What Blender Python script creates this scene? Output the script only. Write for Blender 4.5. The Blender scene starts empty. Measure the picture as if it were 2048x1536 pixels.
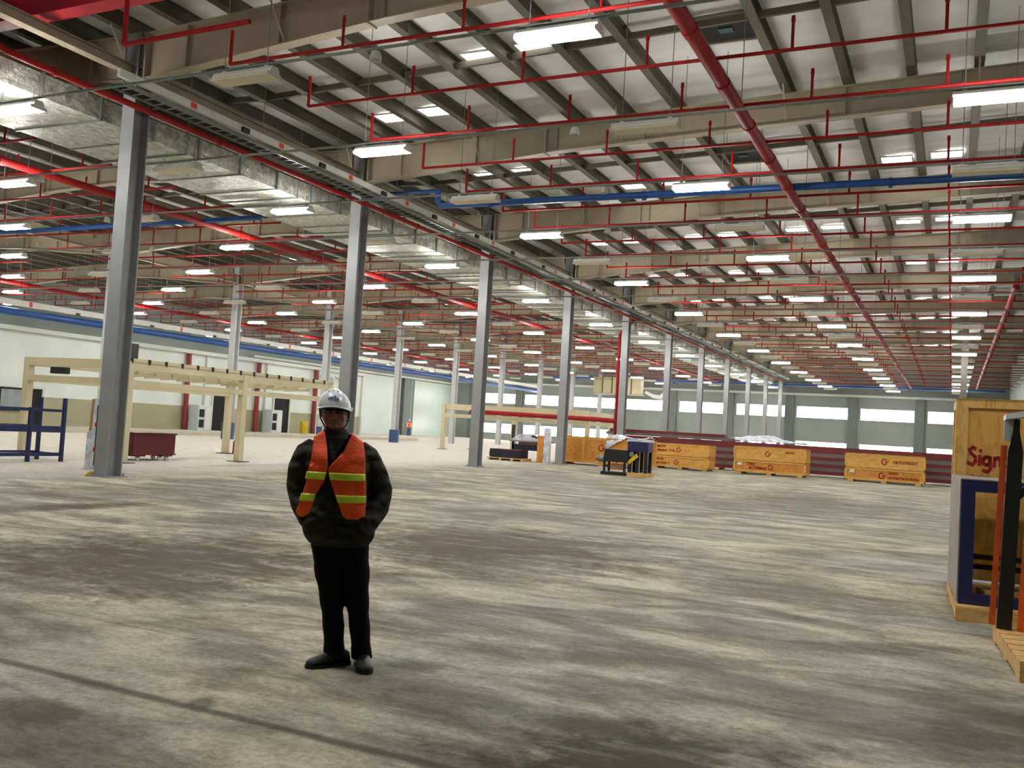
import bpy, bmesh, math, random
from mathutils import Vector, Matrix
random.seed(11)
S = bpy.context.scene
C = S.collection
PI = math.pi

# ------------------------------------------------------------------ helpers
ONES = ['', 'first', 'second', 'third', 'fourth', 'fifth', 'sixth', 'seventh', 'eighth', 'ninth', 'tenth', 'eleventh',
        'twelfth', 'thirteenth', 'fourteenth', 'fifteenth', 'sixteenth', 'seventeenth', 'eighteenth', 'nineteenth']
def ordw(n):
    if n < 20: return ONES[n]
    t, u = divmod(n, 10)
    if u == 0: return ['', '', 'twentieth', 'thirtieth', 'fortieth', 'fiftieth'][t]
    return ['', '', 'twenty', 'thirty', 'forty', 'fifty'][t] + '-' + ONES[u]

def lin(c):
    c = c / 255.0
    return c / 12.92 if c <= .04045 else ((c + .055) / 1.055) ** 2.4
def rgb(r, g, b): return (lin(r), lin(g), lin(b), 1.0)

class NT:
    def __init__(s, name):
        s.m = bpy.data.materials.new(name); s.m.use_nodes = True
        s.t = s.m.node_tree; s.b = s.t.nodes['Principled BSDF']
    def n(s, typ, **kw):
        nd = s.t.nodes.new(typ)
        for k, v in kw.items():
            if hasattr(nd, k) and k not in nd.inputs: setattr(nd, k, v)
            else: nd.inputs[k].default_value = v
        return nd
    def l(s, a, b): s.t.links.new(a, b)
    def noise(s, vec, scale, detail=4, rough=.55, dist=0.0):
        nd = s.n('ShaderNodeTexNoise'); nd.inputs['Scale'].default_value = scale
        nd.inputs['Detail'].default_value = detail; nd.inputs['Roughness'].default_value = rough
        nd.inputs['Distortion'].default_value = dist
        if vec is not None: s.l(vec, nd.inputs['Vector'])
        return nd.outputs['Fac']
    def ramp(s, fac, pts):
        nd = s.n('ShaderNodeValToRGB'); e = nd.color_ramp.elements
        e[0].position, e[0].color = pts[0]; e[1].position, e[1].color = pts[-1]
        for p, c in pts[1:-1]:
            x = e.new(p); x.color = c
        s.l(fac, nd.inputs['Fac']); return nd.outputs['Color']
    def mix(s, fac, a, b, mode='MIX'):
        nd = s.n('ShaderNodeMix'); nd.data_type = 'RGBA'; nd.blend_type = mode
        for sock, v in ((nd.inputs[0], fac), (nd.inputs[6], a), (nd.inputs[7], b)):
            if hasattr(v, 'node'): s.l(v, sock)
            else: sock.default_value = v
        return nd.outputs[2]
    def math(s, op, a, b=0.0, clamp=False):
        nd = s.n('ShaderNodeMath'); nd.operation = op; nd.use_clamp = clamp
        for sock, v in ((nd.inputs[0], a), (nd.inputs[1], b)):
            if hasattr(v, 'node'): s.l(v, sock)
            else: sock.default_value = v
        return nd.outputs[0]
    def obj(s): return s.n('ShaderNodeTexCoord').outputs['Object']
    def mapped(s, scale=(1, 1, 1), rot=(0, 0, 0)):
        mp = s.n('ShaderNodeMapping'); s.l(s.obj(), mp.inputs['Vector'])
        mp.inputs['Scale'].default_value = scale; mp.inputs['Rotation'].default_value = rot
        return mp.outputs['Vector']
    def bump(s, h, strength=.2, dist=.01):
        nd = s.n('ShaderNodeBump'); nd.inputs['Strength'].default_value = strength; nd.inputs['Distance'].default_value = dist
        s.l(h, nd.inputs['Height']); s.l(nd.outputs['Normal'], s.b.inputs['Normal'])

def paint(name, col, rough=.5, metal=0.0, var=.12, scale=3.0, bump=0.0, spec=.5):
    t = NT(name); c2 = tuple(x * (1 - var * 2) for x in col[:3]) + (1,)
    f = t.noise(t.obj(), scale, 5, .6)
    t.l(t.ramp(f, [(.35, c2), (.65, col)]), t.b.inputs['Base Color'])
    t.b.inputs['Roughness'].default_value = rough; t.b.inputs['Metallic'].default_value = metal
    t.b.inputs['Specular IOR Level'].default_value = spec
    if bump: t.bump(t.noise(t.obj(), scale * 12, 3), bump, .01)
    return t.m
def emit(name, col, strength):
    t = NT(name); t.b.inputs['Base Color'].default_value = (.8, .8, .8, 1)
    t.b.inputs['Emission Color'].default_value = col; t.b.inputs['Emission Strength'].default_value = strength
    return t.m

class MB:
    def __init__(s): s.v = []; s.f = []; s.mi = []
    def add(s, vs, fs, mi=0):
        o = len(s.v); s.v += [tuple(p) for p in vs]
        for f in fs: s.f.append([i + o for i in f]); s.mi.append(mi)
        return s
    def box(s, x0, x1, y0, y1, z0, z1, mi=0):
        v = [(x0, y0, z0), (x1, y0, z0), (x1, y1, z0), (x0, y1, z0), (x0, y0, z1), (x1, y0, z1), (x1, y1, z1), (x0, y1, z1)]
        return s.add(v, [(0, 3, 2, 1), (4, 5, 6, 7), (0, 1, 5, 4), (1, 2, 6, 5), (2, 3, 7, 6), (3, 0, 4, 7)], mi)
    def bar(s, p0, p1, w, h, up=(0, 0, 1), mi=0):
        p0, p1 = Vector(p0), Vector(p1); d = (p1 - p0).normalized(); u = Vector(up)
        if abs(d.dot(u)) > .98: u = Vector((1, 0, 0))
        r = d.cross(u).normalized(); u = r.cross(d).normalized()
        vs = []
        for p in (p0, p1):
            for a, b in ((-1, -1), (1, -1), (1, 1), (-1, 1)): vs.append(p + r * a * w / 2 + u * b * h / 2)
        return s.add(vs, [(3, 2, 1, 0), (4, 5, 6, 7), (0, 1, 5, 4), (1, 2, 6, 5), (2, 3, 7, 6), (3, 0, 4, 7)], mi)
    def tube(s, path, r, n=10, cap=True, mi=0):
        P = [Vector(p) for p in path]; R = r if isinstance(r, (list, tuple)) else [r] * len(P)
        rings = []; u = None
        for i, p in enumerate(P):
            a = P[i - 1] if i else p; b = P[i + 1] if i < len(P) - 1 else p
            d = ((p - a).normalized() if i else Vector()) + ((b - p).normalized() if i < len(P) - 1 else Vector())
            d = d.normalized()
            if u is None: u = Vector((0, 0, 1)) if abs(d.z) < .9 else Vector((1, 0, 0))
            u = (u - d * u.dot(d)).normalized(); w = d.cross(u)
            rr = R[i]; ra, rb = rr if isinstance(rr, (list, tuple)) else (rr, rr)
            rings.append([p + u * math.cos(2 * PI * k / n) * ra + w * math.sin(2 * PI * k / n) * rb for k in range(n)])
        return s.loft(rings, cap, mi)
    def loft(s, rings, cap=True, mi=0):
        n = len(rings[0]); vs = [p for r in rings for p in r]; fs = []
        for i in range(len(rings) - 1):
            for k in range(n):
                a = i * n + k; b = i * n + (k + 1) % n; fs.append((a, b, b + n, a + n))
        if cap:
            fs.append(tuple(range(n))[::-1]); o = (len(rings) - 1) * n; fs.append(tuple(o + k for k in range(n)))
        return s.add(vs, fs, mi)
    def lathe(s, prof, c=(0, 0, 0), n=16, mi=0):
        rings = [[(c[0] + r * math.cos(2 * PI * k / n), c[1] + r * math.sin(2 * PI * k / n), c[2] + z) for k in range(n)] for r, z in prof]
        return s.loft(rings, True, mi)
    def rings_z(s, prof, n=24, mi=0, p=2.0):
        # prof: (z, cx, cy, hw, front depth, back depth)
        rings = []
        for z, cx, cy, hw, df, db in prof:
            ring = []
            for k in range(n):
                a = 2 * PI * k / n; ca, sa = math.cos(a), math.sin(a)
                x = hw * math.copysign(abs(ca) ** (2 / p), ca); d = df if sa < 0 else db
                ring.append((cx + x, cy + d * math.copysign(abs(sa) ** (2 / p), sa), z))
            rings.append(ring)
        return s.loft(rings, True, mi)
    def ball(s, c, rx, ry, rz, n=12, m=8, mi=0):
        rings = []
        for i in range(m + 1):
            t = -PI / 2 + PI * (i + .02 if i == 0 else i - .02 if i == m else i) / m
            rings.append([(c[0] + rx * math.cos(t) * math.cos(2 * PI * k / n), c[1] + ry * math.cos(t) * math.sin(2 * PI * k / n), c[2] + rz * math.sin(t)) for k in range(n)])
        return s.loft(rings, True, mi)
    def prism(s, poly, axis, a, b, mi=0):
        # poly: list of 2D points; axis 0/1/2 extrude axis from a to b
        def P(u, v, t): return ((t, u, v), (u, t, v), (u, v, t))[axis]
        n = len(poly); vs = [P(u, v, a) for u, v in poly] + [P(u, v, b) for u, v in poly]
        fs = [tuple(range(n))[::-1], tuple(range(n, 2 * n))] + [(k, (k + 1) % n, (k + 1) % n + n, k + n) for k in range(n)]
        return s.add(vs, fs, mi)
    def mesh(s, name, mats):
        me = bpy.data.meshes.new(name); me.from_pydata(s.v, [], s.f); me.validate()
        for m in (mats if isinstance(mats, (list, tuple)) else [mats]): me.materials.append(m)
        if len(s.f) == len(me.polygons):
            me.polygons.foreach_set('material_index', s.mi)
        bm = bmesh.new(); bm.from_mesh(me); bmesh.ops.recalc_face_normals(bm, faces=bm.faces); bm.to_mesh(me); bm.free()
        return me
    def build(s, name, mats, parent=None, loc=None, smooth=False, rotz=0):
        me = s.mesh(name, mats)
        if smooth:
            me.polygons.foreach_set('use_smooth', [True] * len(me.polygons)); me.set_sharp_from_angle(angle=math.radians(42))
        o = bpy.data.objects.new(name, me); C.objects.link(o)
        if parent: o.parent = parent
        if loc: o.location = loc
        if rotz: o.rotation_euler = (0, 0, rotz)
        return o

def tag(o, label, cat, group=None):
    o['label'] = label; o['category'] = cat
    if group: o['group'] = group
    return o
def thing(name, label, cat, loc=(0, 0, 0), rotz=0, group=None):
    o = bpy.data.objects.new(name, None); C.objects.link(o); o.empty_display_size = .2
    o.location = loc; o.rotation_euler = (0, 0, rotz)
    return tag(o, label, cat, group)
def struct(o): o['kind'] = 'structure'; return o
def dup(root, loc, label=None, rotz=None):
    r = root.copy(); C.objects.link(r); r.location = loc
    if rotz is not None: r.rotation_euler = (0, 0, rotz)
    if label: r['label'] = label
    for ch in list(root.children):
        c = ch.copy(); C.objects.link(c); c.parent = r
        for g in list(ch.children):
            d = g.copy(); C.objects.link(d); d.parent = c
    return r
def remesh(o, voxel, smooth_it=6, keep=None):
    m = o.modifiers.new('r', 'REMESH'); m.mode = 'VOXEL'; m.voxel_size = voxel; m.use_smooth_shade = True
    if smooth_it:
        q = o.modifiers.new('s', 'SMOOTH'); q.iterations = smooth_it; q.factor = .5
    bpy.context.view_layer.update()
    dg = bpy.context.evaluated_depsgraph_get()
    me = bpy.data.meshes.new_from_object(o.evaluated_get(dg))
    me.name = o.name; o.modifiers.clear(); o.data = me
    me.polygons.foreach_set('use_smooth', [True] * len(me.polygons))
    return o

# ------------------------------------------------------------------ materials
M = {}
M['steel'] = paint('column_paint', rgb(146, 147, 148), .5, 0, .06, 2.0)
M['beam'] = paint('beam_paint', rgb(164, 152, 128), .55, 0, .08, 1.2)
M['purlin'] = paint('purlin_paint', rgb(92, 86, 72), .6, 0, .1, 1.0)
M['roof'] = None
M['red'] = paint('red_pipe_paint', rgb(158, 18, 18), .62, 0, .14, 4, 0, .3)
M['redbeam'] = paint('red_beam_paint', rgb(190, 36, 52), .4, 0, .1, 2)
M['blue'] = paint('blue_pipe_paint', rgb(12, 74, 146), .42, 0, .12, 4)
M['conduit'] = paint('galvanised_conduit', rgb(140, 146, 140), .4, .5, .1, 6)
M['white'] = paint('white_enamel', rgb(214, 214, 206), .4, 0, .04, 4)
M['offlens'] = paint('unlit_lens', rgb(216, 208, 180), .4, 0, .05, 6)
M['lamp'] = emit('lit_fluorescent_lens', (1.0, .985, .96, 1), 92.0)
M['sky'] = emit('translucent_skylight', (1.0, .98, .93, 1), 7.0)
M['window'] = emit('bright_daylight_pane', (1.0, 1.0, .98, 1), 9.0)
M['cream'] = paint('cream_paint', rgb(206, 195, 158), .5, 0, .05, 1.5)
M['navy'] = paint('navy_paint', rgb(26, 34, 84), .42, 0, .12, 3)
M['dnavy'] = paint('dark_navy_paint', rgb(16, 20, 44), .45, 0, .12, 3)
M['black'] = paint('black_paint', rgb(16, 16, 18), .5, 0, .1, 3)
M['drum'] = paint('blue_guard_plastic', rgb(52, 78, 118), .5, 0, .1, 3)
M['cart'] = paint('dark_red_paint', rgb(92, 12, 12), .42, 0, .12, 2)
M['orange'] = paint('orange_strap', rgb(236, 98, 34), .6, 0, .1, 8)
M['yellow'] = paint('yellow_paint', rgb(226, 190, 30), .5, 0, .1, 4)
M['text'] = paint('red_stencil_ink', rgb(178, 26, 16), .7, 0, .15, 20)
M['paper'] = paint('white_paper', rgb(232, 230, 224), .7, 0, .03, 8)
M['ring'] = paint('rubber', rgb(30, 30, 30), .7, 0, .1, 8)
M['dark'] = paint('dark_opening', rgb(14, 13, 12), .8, 0, .1, 3)
M['wallgrey'] = paint('grey_wall_panel', rgb(138, 146, 140), .6, 0, .06, .4)
M['pier'] = paint('pier_paint', rgb(104, 112, 108), .6, 0, .06, .5)
M['ledge'] = paint('pale_ledge', rgb(206, 210, 200), .5, 0, .05, .5)
M['slab'] = paint('pale_concrete', rgb(196, 190, 172), .7, 0, .08, 1.0, .2)
M['railred'] = paint('dark_red_rail', rgb(116, 34, 36), .5, 0, .2, 1.5)
M['railgrey'] = paint('grey_rail', rgb(112, 104, 104), .45, .2, .15, 1.5)
M['panelgrey'] = paint('grey_side_panel', rgb(150, 144, 138), .35, .2, .08, 2)
M['card'] = paint('brown_cardboard', rgb(176, 134, 86), .7, 0, .1, 4)

def wood(name, c1, c2, sc=(2, 2, 14)):
    t = NT(name); v = t.mapped(sc)
    f = t.noise(v, 2.2, 6, .62, 1.4); k = t.noise(t.obj(), 1.1, 3)
    col = t.ramp(f, [(.32, c2), (.52, c1), (.72, tuple(min(1, x * 1.12) for x in c1[:3]) + (1,))])
    col = t.mix(t.math('MULTIPLY', k, .35), col, c2)
    kn = t.n('ShaderNodeTexVoronoi'); kn.inputs['Scale'].default_value = 2.4; t.l(t.obj(), kn.inputs['Vector'])
    km = t.math('LESS_THAN', kn.outputs['Distance'], .055)
    col = t.mix(t.math('MULTIPLY', km, .6), col, rgb(120, 70, 20))
    t.l(col, t.b.inputs['Base Color']); t.b.inputs['Roughness'].default_value = .62
    t.bump(f, .15, .01); return t.m
M['ply'] = wood('plywood', rgb(226, 176, 88), rgb(196, 138, 54), (3, 3, 1.2))
M['batten'] = wood('pine_batten', rgb(232, 190, 112), rgb(204, 150, 70), (6, 6, 1.5))
M['crate'] = wood('crate_wood', rgb(224, 174, 86), rgb(198, 140, 56), (1.2, 6, 6))
M['crated'] = wood('crate_osb', rgb(212, 146, 62), rgb(182, 112, 38), (2, 2, 2))
M['pallet'] = wood('pallet_wood', rgb(220, 180, 112), rgb(184, 136, 72), (3, 8, 8))

def foil():
    t = NT('crinkled_foil'); v = t.obj()
    f = t.noise(v, 5.5, 6, .65, .8); g = t.noise(v, 1.3, 3)
    t.l(t.ramp(f, [(.3, rgb(126, 126, 116)), (.7, rgb(226, 226, 212))]), t.b.inputs['Base Color'])
    t.b.inputs['Metallic'].default_value = .55; t.b.inputs['Roughness'].default_value = .38
    t.bump(t.math('ADD', f, g), .9, .06); return t.m
M['foil'] = foil()
def plastic():
    t = NT('clear_wrap_sheet'); f = t.noise(t.obj(), 3.2, 5, .65, 1.2)
    t.l(t.ramp(f, [(.35, rgb(168, 176, 190)), (.65, rgb(240, 242, 246))]), t.b.inputs['Base Color'])
    t.b.inputs['Roughness'].default_value = .25; t.bump(f, .8, .05); return t.m
M['wrap'] = plastic()
def roofmat():
    t = NT('roof_deck_sheet'); v = t.obj(); f = t.noise(v, .35, 4)
    w = t.n('ShaderNodeTexWave'); w.bands_direction = 'Y'; w.inputs['Scale'].default_value = .55; w.inputs['Distortion'].default_value = 0
    t.l(v, w.inputs['Vector'])
    c = t.ramp(f, [(.3, rgb(206, 204, 200)), (.7, rgb(226, 223, 218))])
    t.l(c, t.b.inputs['Base Color']); t.b.inputs['Roughness'].default_value = .6
    t.bump(w.outputs['Fac'], .5, .04); return t.m
M['roof'] = roofmat()
def wallmat():
    t = NT('two_tone_wall_paint'); o = t.obj(); sx = t.n('ShaderNodeSeparateXYZ'); t.l(o, sx.inputs[0])
    k = t.math('GREATER_THAN', sx.outputs['Z'], 1.70)
    n = t.noise(o, .5, 4)
    up = t.ramp(n, [(.3, rgb(206, 214, 204)), (.7, rgb(222, 228, 218))]); dn = t.ramp(n, [(.3, rgb(150, 148, 116)), (.7, rgb(164, 162, 130))])
    t.l(t.mix(k, dn, up), t.b.inputs['Base Color']); t.b.inputs['Roughness'].default_value = .6; return t.m
M['wall2'] = wallmat()

def floormat():
    t = NT('stained_concrete'); o = t.obj()
    sp = t.n('ShaderNodeSeparateXYZ'); t.l(o, sp.inputs[0]); X, Y = sp.outputs['X'], sp.outputs['Y']
    big = t.noise(t.mapped((.75, 1.0, 1), (0, 0, -.5)), .32, 6, .62, .6)
    med = t.noise(t.mapped((.55, 1.3, 1), (0, 0, -.45)), 1.25, 6, .66, .5)
    fine = t.noise(o, 22, 4, .7); grain = t.noise(o, 120, 2, .6)
    base = t.ramp(med, [(.3, rgb(118, 110, 86)), (.44, rgb(160, 153, 130)), (.6, rgb(212, 204, 180))])
    cool = t.ramp(t.noise(o, .5, 3), [(.4, (0, 0, 0, 1)), (.65, (1, 1, 1, 1))])
    base = t.mix(t.math('MULTIPLY', cool, .45), base, rgb(128, 133, 134))
    st = t.ramp(t.math('ADD', t.math('MULTIPLY', big, .62), t.math('MULTIPLY', med, .38)), [(.4, (1, 1, 1, 1)), (.52, (0, 0, 0, 1))])
    base = t.mix(t.math('MULTIPLY', st, .75), base, rgb(92, 84, 62))
    left_sheen = t.n('ShaderNodeMapRange'); left_sheen.inputs['From Min'].default_value = -15.5; left_sheen.inputs['From Max'].default_value = -19.5; t.l(t.math('ADD', X, t.math('MULTIPLY', t.math('SUBTRACT', med, .5), 5.0)), left_sheen.inputs['Value'])
    base = t.mix(t.math('MULTIPLY', left_sheen.outputs[0], .82), base, rgb(236, 231, 219))  # left bay: bright reflected light put into the base colour as paler concrete
    # individual stains: centre, radii, angle, strength
    wob = t.noise(t.mapped((.8, 1.4, 1)), 1.5, 6, .65); wob2 = t.noise(o, 5, 4, .7)
    def stain(cx, cy, rx, ry, ang, amt, col):
        nonlocal base
        ca, sa = math.cos(ang), math.sin(ang)
        dx = t.math('SUBTRACT', X, cx); dy = t.math('SUBTRACT', Y, cy)
        u = t.math('DIVIDE', t.math('ADD', t.math('MULTIPLY', dx, ca), t.math('MULTIPLY', dy, sa)), rx)
        v = t.math('DIVIDE', t.math('SUBTRACT', t.math('MULTIPLY', dy, ca), t.math('MULTIPLY', dx, sa)), ry)
        d = t.math('SQRT', t.math('ADD', t.math('MULTIPLY', u, u), t.math('MULTIPLY', v, v)))
        small = min(rx, ry) < .45
        d = t.math('ADD', d, t.math('MULTIPLY', t.math('SUBTRACT', wob, .5), (.5 if small else 1.5)))
        d = t.math('ADD', d, t.math('MULTIPLY', t.math('SUBTRACT', wob2, .5), 1.6 if small else 1.8))
        d = t.math('MULTIPLY', d, .7); mk = t.ramp(d, [(.4, (1, 1, 1, 1)), (.9, (0, 0, 0, 1))])
        base = t.mix(t.math('MULTIPLY', mk, min(1, amt * 1.12)), base, col)
    br = rgb(84, 73, 42); gr = rgb(98, 93, 78); dk = rgb(62, 55, 34)
    for a in [(-7.3, 7.12, 1.83, 1.78, 0.09, 0.8, br), (-6.19, 6.12, 0.61, 0.67, 0.78, 0.6, br), (-5.3, 10.95, 1.86, 2.05, 0.36, 0.85, br), (-8.96, 10.5, 0.75, 1.11, 0.74, 0.6, gr), (-1.32, 4.42, 0.81, 0.48, 0.75, 0.85, dk), (-1.69, 4.7, 0.39, 0.26, 0.27, 0.6, dk), (-12.31, 19.3, 1.31, 1.28, 0.26, 0.5, gr), (-11.69, 9.82, 1.45, 0.38, 1.47, 0.8, br), (-13.07, 12.28, 2.85, 1.47, 1.15, 0.5, gr), (-1.43, 10.21, 1.11, 0.94, 0.32, 0.5, gr), (-1.89, 6.44, 0.58, 0.3, 0.33, 0.6, gr), (-0.37, 8.02, 0.69, 0.2, 0.56, 0.6, gr), (-4.2, 4.78, 0.4, 0.26, 0.08, 0.6, gr), (-4.09, 3.29, 0.31, 0.18, 0.0, 0.6, br), (-3.53, 3.85, 0.08, 0.13, 0.44, 0.7, gr), (-3.78, 24.47, 4.36, 3.53, 1.06, 0.45, br), (-4.2, 28.99, 1.83, 3.16, 0.28, 0.45, br), (-0.29, 5.98, 0.86, 0.84, -0.04, 0.35, br), (-4.11, 7.22, 0.62, 0.29, -0.08, 0.5, gr), (-3.02, 5.2, 0.24, 0.12, 0.52, 0.6, gr), (-9.74, 26.72, 3.87, 1.75, -0.69, 0.4, gr), (-14.06, 19.25, 2.24, 1.07, -0.25, 0.4, gr), (-7.24, 7.58, 0.86, 0.65, 0.35, 0.5, dk), (-7.37, 15.29, 1.99, 1.06, 0.78, 0.45, gr), (-2.68, 7.08, 0.58, 0.17, -0.4, 0.5, br), (-14.23, 15.4, 1.57, 0.88, 0.52, 0.5, gr)]:
        stain(*a)
    # light dusty streaks
    ds = t.ramp(t.noise(t.mapped((.5, 1.6, 1), (0, 0, -.35)), 2.6, 5, .6), [(.54, (0, 0, 0, 1)), (.7, (1, 1, 1, 1))])
    base = t.mix(t.math('MULTIPLY', ds, .35), base, rgb(206, 199, 180))
    # sawn joints
    def joint(axis, at, w, amt, col):
        nonlocal base
        j = t.math('ADD', axis, t.math('MULTIPLY', t.math('SUBTRACT', wob, .5), .05))
        dd = t.math('ABSOLUTE', t.math('SUBTRACT', j, at))
        mk = t.ramp(t.math('DIVIDE', dd, w), [(.3, (1, 1, 1, 1)), (1.0, (0, 0, 0, 1))])
        base = t.mix(t.math('MULTIPLY', mk, amt), base, col)
    joint(Y, 3.77, .06, .8, rgb(74, 66, 50)); joint(Y, 4.86, .03, .4, rgb(120, 112, 92)); joint(Y, 9.1, .05, .4, rgb(110, 104, 86))
    joint(X, -6.9, .05, .35, rgb(110, 104, 86)); joint(X, -13.1, .05, .3, rgb(110, 104, 86))
    sp2 = t.ramp(fine, [(.3, rgb(150, 142, 124)), (.6, (1, 1, 1, 1))])
    mot = t.ramp(t.noise(t.mapped((.8, 1.2, 1), (0, 0, -.6)), 4.5, 6, .7, .4), [(.32, (.5, .49, .45, 1)), (.55, (1, 1, 1, 1))])
    base = t.mix(.55, base, mot, 'MULTIPLY')
    base = t.mix(.5, base, sp2, 'MULTIPLY')
    base = t.mix(.45, base, t.ramp(grain, [(.35, (.35, .34, .3, 1)), (.65, (1, 1, 1, 1))]), 'MULTIPLY')
    t.l(base, t.b.inputs['Base Color'])
    rg = t.ramp(big, [(.32, (.5, .5, .5, 1)), (.6, (.85, .85, .85, 1))])
    t.l(rg, t.b.inputs['Roughness']); t.b.inputs['Specular IOR Level'].default_value = .18
    t.bump(fine, .08, .004)
    return t.m
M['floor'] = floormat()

# ------------------------------------------------------------------ building grid
XA, XB, XL, XR = -16.2, -36.0, -56.0, 4.8
Y0, BAY = 14.3, 8.45
YN, YF = -9.0, 101.0
def zp(x):
    if x >= XA: return 9.56 + .037 * (x - XA)
    if x > XB: return 9.56 + .037 * (9.9 - abs(x + 26.1))
    return 9.56 + .037 * (10 - abs(x + 46))
def yk(k): return Y0 + BAY * k

# ---- shell
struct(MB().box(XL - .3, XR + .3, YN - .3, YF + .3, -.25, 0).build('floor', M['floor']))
cb = MB()
xs = [XL - .3, -46, XB, -26.1, XA, XR + .3]
for a, b in zip(xs, xs[1:]):
    za, zb = zp(a) + .33, zp(b) + .33
    cb.prism([(a, za), (b, zb), (b, zb + .12), (a, za + .12)], 1, YN - .3, YF + .3)
struct(cb.build('ceiling', M['roof']))
struct(MB().box(XL - .3, XR + .3, YF, YF + .25, 0, 10.6).build('wall_far', M['wallgrey']))
struct(MB().box(XR, XR + .25, YN, YF, 0, 10.8).build('wall_right', M['wallgrey']))
struct(MB().box(XL - .3, XR + .3, YN - .25, YN, 0, 10.8).build('wall_back', M['wallgrey']))
# low office block along the left: the wall the photo shows
struct(MB().box(XL, -44, YN, 64, 0, 5.25).build('wall_left', M['wall2']))
struct(MB().box(XL - .25, XL, YN, YF, 0, 10.2).build('wall_outer', M['wallgrey']))
struct(MB().box(-44.02, -39.7, 25, 66, 0, .2).build('trim_1', M['slab']))
lb = MB()
lb.box(-44.0, -43.75, YN, 64, 5.05, 5.28)
struct(lb.build('trim_2', M['ledge']))
struct(MB().box(XL, XR, YF - .3, YF, 6.72, 6.95).build('trim_3', M['ledge']))
struct(MB().box(XL, XL + .3, 64, YF, 6.4, 6.6).build('trim_4', M['ledge']))
# white panelled end of the recess
rb = MB()
rb.box(XL, XL + .12, 76, 88.5, 0, 6.3); rb.box(XL, XL + .12, 91.5, 100.6, 0, 6.3)
struct(rb.build('trim_5', paint('pale_green_panels', rgb(196, 208, 196), .35, 0, .05, .3)))
n = 6
for X in range(10):
    px = -15.55 + 6.28 * (X - 6)
    if px < XL + 1: continue
    struct(MB().box(px - .42, px + .42, YF - .35, YF, 0, 6.7).build('trim_%d' % n, M['pier'])); n += 1
struct(MB().box(XL, XL + .4, 88.9, 90.4, 0, 6.4).build('trim_%d' % n, M['pier'])); n += 1
for k in range(8):
    yy = 40 + 5.9 * k
    if yy < 64: struct(MB().box(-44, -43.82, yy, yy + .08, .2, 5.05).build('trim_%d' % n, M['ledge'])); n += 1

# ---- windows in the far wall
n = 1
for row in range(2):
    for k in range(-6, 3):
        x0 = -14.78 + 6.28 * k
        if x0 < XL or x0 + 5 > XR: continue
        z0, z1 = (4.42, 5.55) if row == 0 else (.85, 1.92)
        fr = MB()
        for a in (x0 - .06, x0 + 5.0): fr.box(a, a + .06, YF - .1, YF + .02, z0 - .06, z1 + .06)
        for a in (z0 - .06, z1): fr.box(x0, x0 + 5.0, YF - .1, YF + .02, a, a + .06)
        if row:
            for q in (1, 2): fr.box(x0 + 5.0 * q / 3 - .03, x0 + 5.0 * q / 3 + .03, YF - .1, YF, z0, z1)
        w = struct(fr.build('window_%d' % n, M['ledge'])); n += 1
        MB().box(x0, x0 + 5.0, YF - .05, YF - .02, z0, z1).build('pane', M['window'], w)

# ---- doors in the left wall
def door(nm, y0, y1, z1):
    f = MB(); X = -44
    for a in (y0 - .12, y1): f.box(X, X + .1, a, a + .12, .2, z1 + .12)
    f.box(X, X + .1, y0, y1, z1, z1 + .12)
    d = struct(f.build(nm, M['ledge']))
    MB().box(X + .005, X + .03, y0, y1, .2, z1).build('dark_opening', M['dark'], d)
door('door_1', 46.8, 48.0, 2.65); door('door_2', 52.9, 54.6, 2.65); door('door_3', 33.3, 34.1, 2.1)
w = MB().box(-44, -43.9, 31.6, 33.2, .9, 2.1).build('window_%d' % n, M['dark']); struct(w)
MB().box(-43.92, -43.88, 31.7, 33.1, 1.0, 2.0).build('pane', paint('grey_glass', rgb(150, 158, 160), .1), w)

# ------------------------------------------------------------------ steel columns
def hcol(h, d=.42, fw=.36):
    b = MB(); t = .03
    b.box(-fw / 2, fw / 2, -d / 2, -d / 2 + t, 0, h); b.box(-fw / 2, fw / 2, d / 2 - t, d / 2, 0, h)
    b.box(-.012, .012, -d / 2 + t, d / 2 - t, 0, h)
    for z in (h - 1.1,): b.box(-fw / 2, fw / 2, -d / 2 + t, d / 2 - t, z, z + .02)
    return b
colm = None
for k in range(11):
    lab = ('big grey steel column nearest the camera, in front of the dark red cart' if k == 0 else
           'grey steel column rising behind the standing man in the orange vest' if k == 1 else
           'grey steel column, %s from the camera in the row beside the duct' % ordw(k + 1))
    t = thing('steel_column', lab, 'column', (XA, yk(k), 0), 0, 'steel columns beside the duct')
    if colm is None:
        s_ = hcol(9.55).build('shaft', M['steel'], t)
        p_ = MB().box(-.27, .27, -.3, .3, 0, .025)
        for sx in (-.2, .2):
            for sy in (-.24, .24): p_.lathe([(.022, .025), (.022, .06), (.012, .06), (.012, .09)], (sx, sy, 0), 8)
        p_ = p_.build('base_plate', M['steel'], t); colm = (s_.data, p_.data)
        MB().prism([(-.34, 0), (-.18, 0), (-.2, .1)], 1, -.3, -.12).build('yellow_wedge', M['yellow'], t)
    else:
        for nm, d in zip(('shaft', 'base_plate'), colm):
            o = bpy.data.objects.new(nm, d); C.objects.link(o); o.parent = t
wcol = paint('white_column_paint', rgb(196, 198, 198), .45, 0, .05, 2)
colb = hcol(9.55).mesh('shaft', wcol)
gd = MB()
gd.lathe([(.36, 0), (.36, .9), (.33, .9), (.33, .02)], n=20)
gd = gd.mesh('column_guard', M['drum'])
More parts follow.
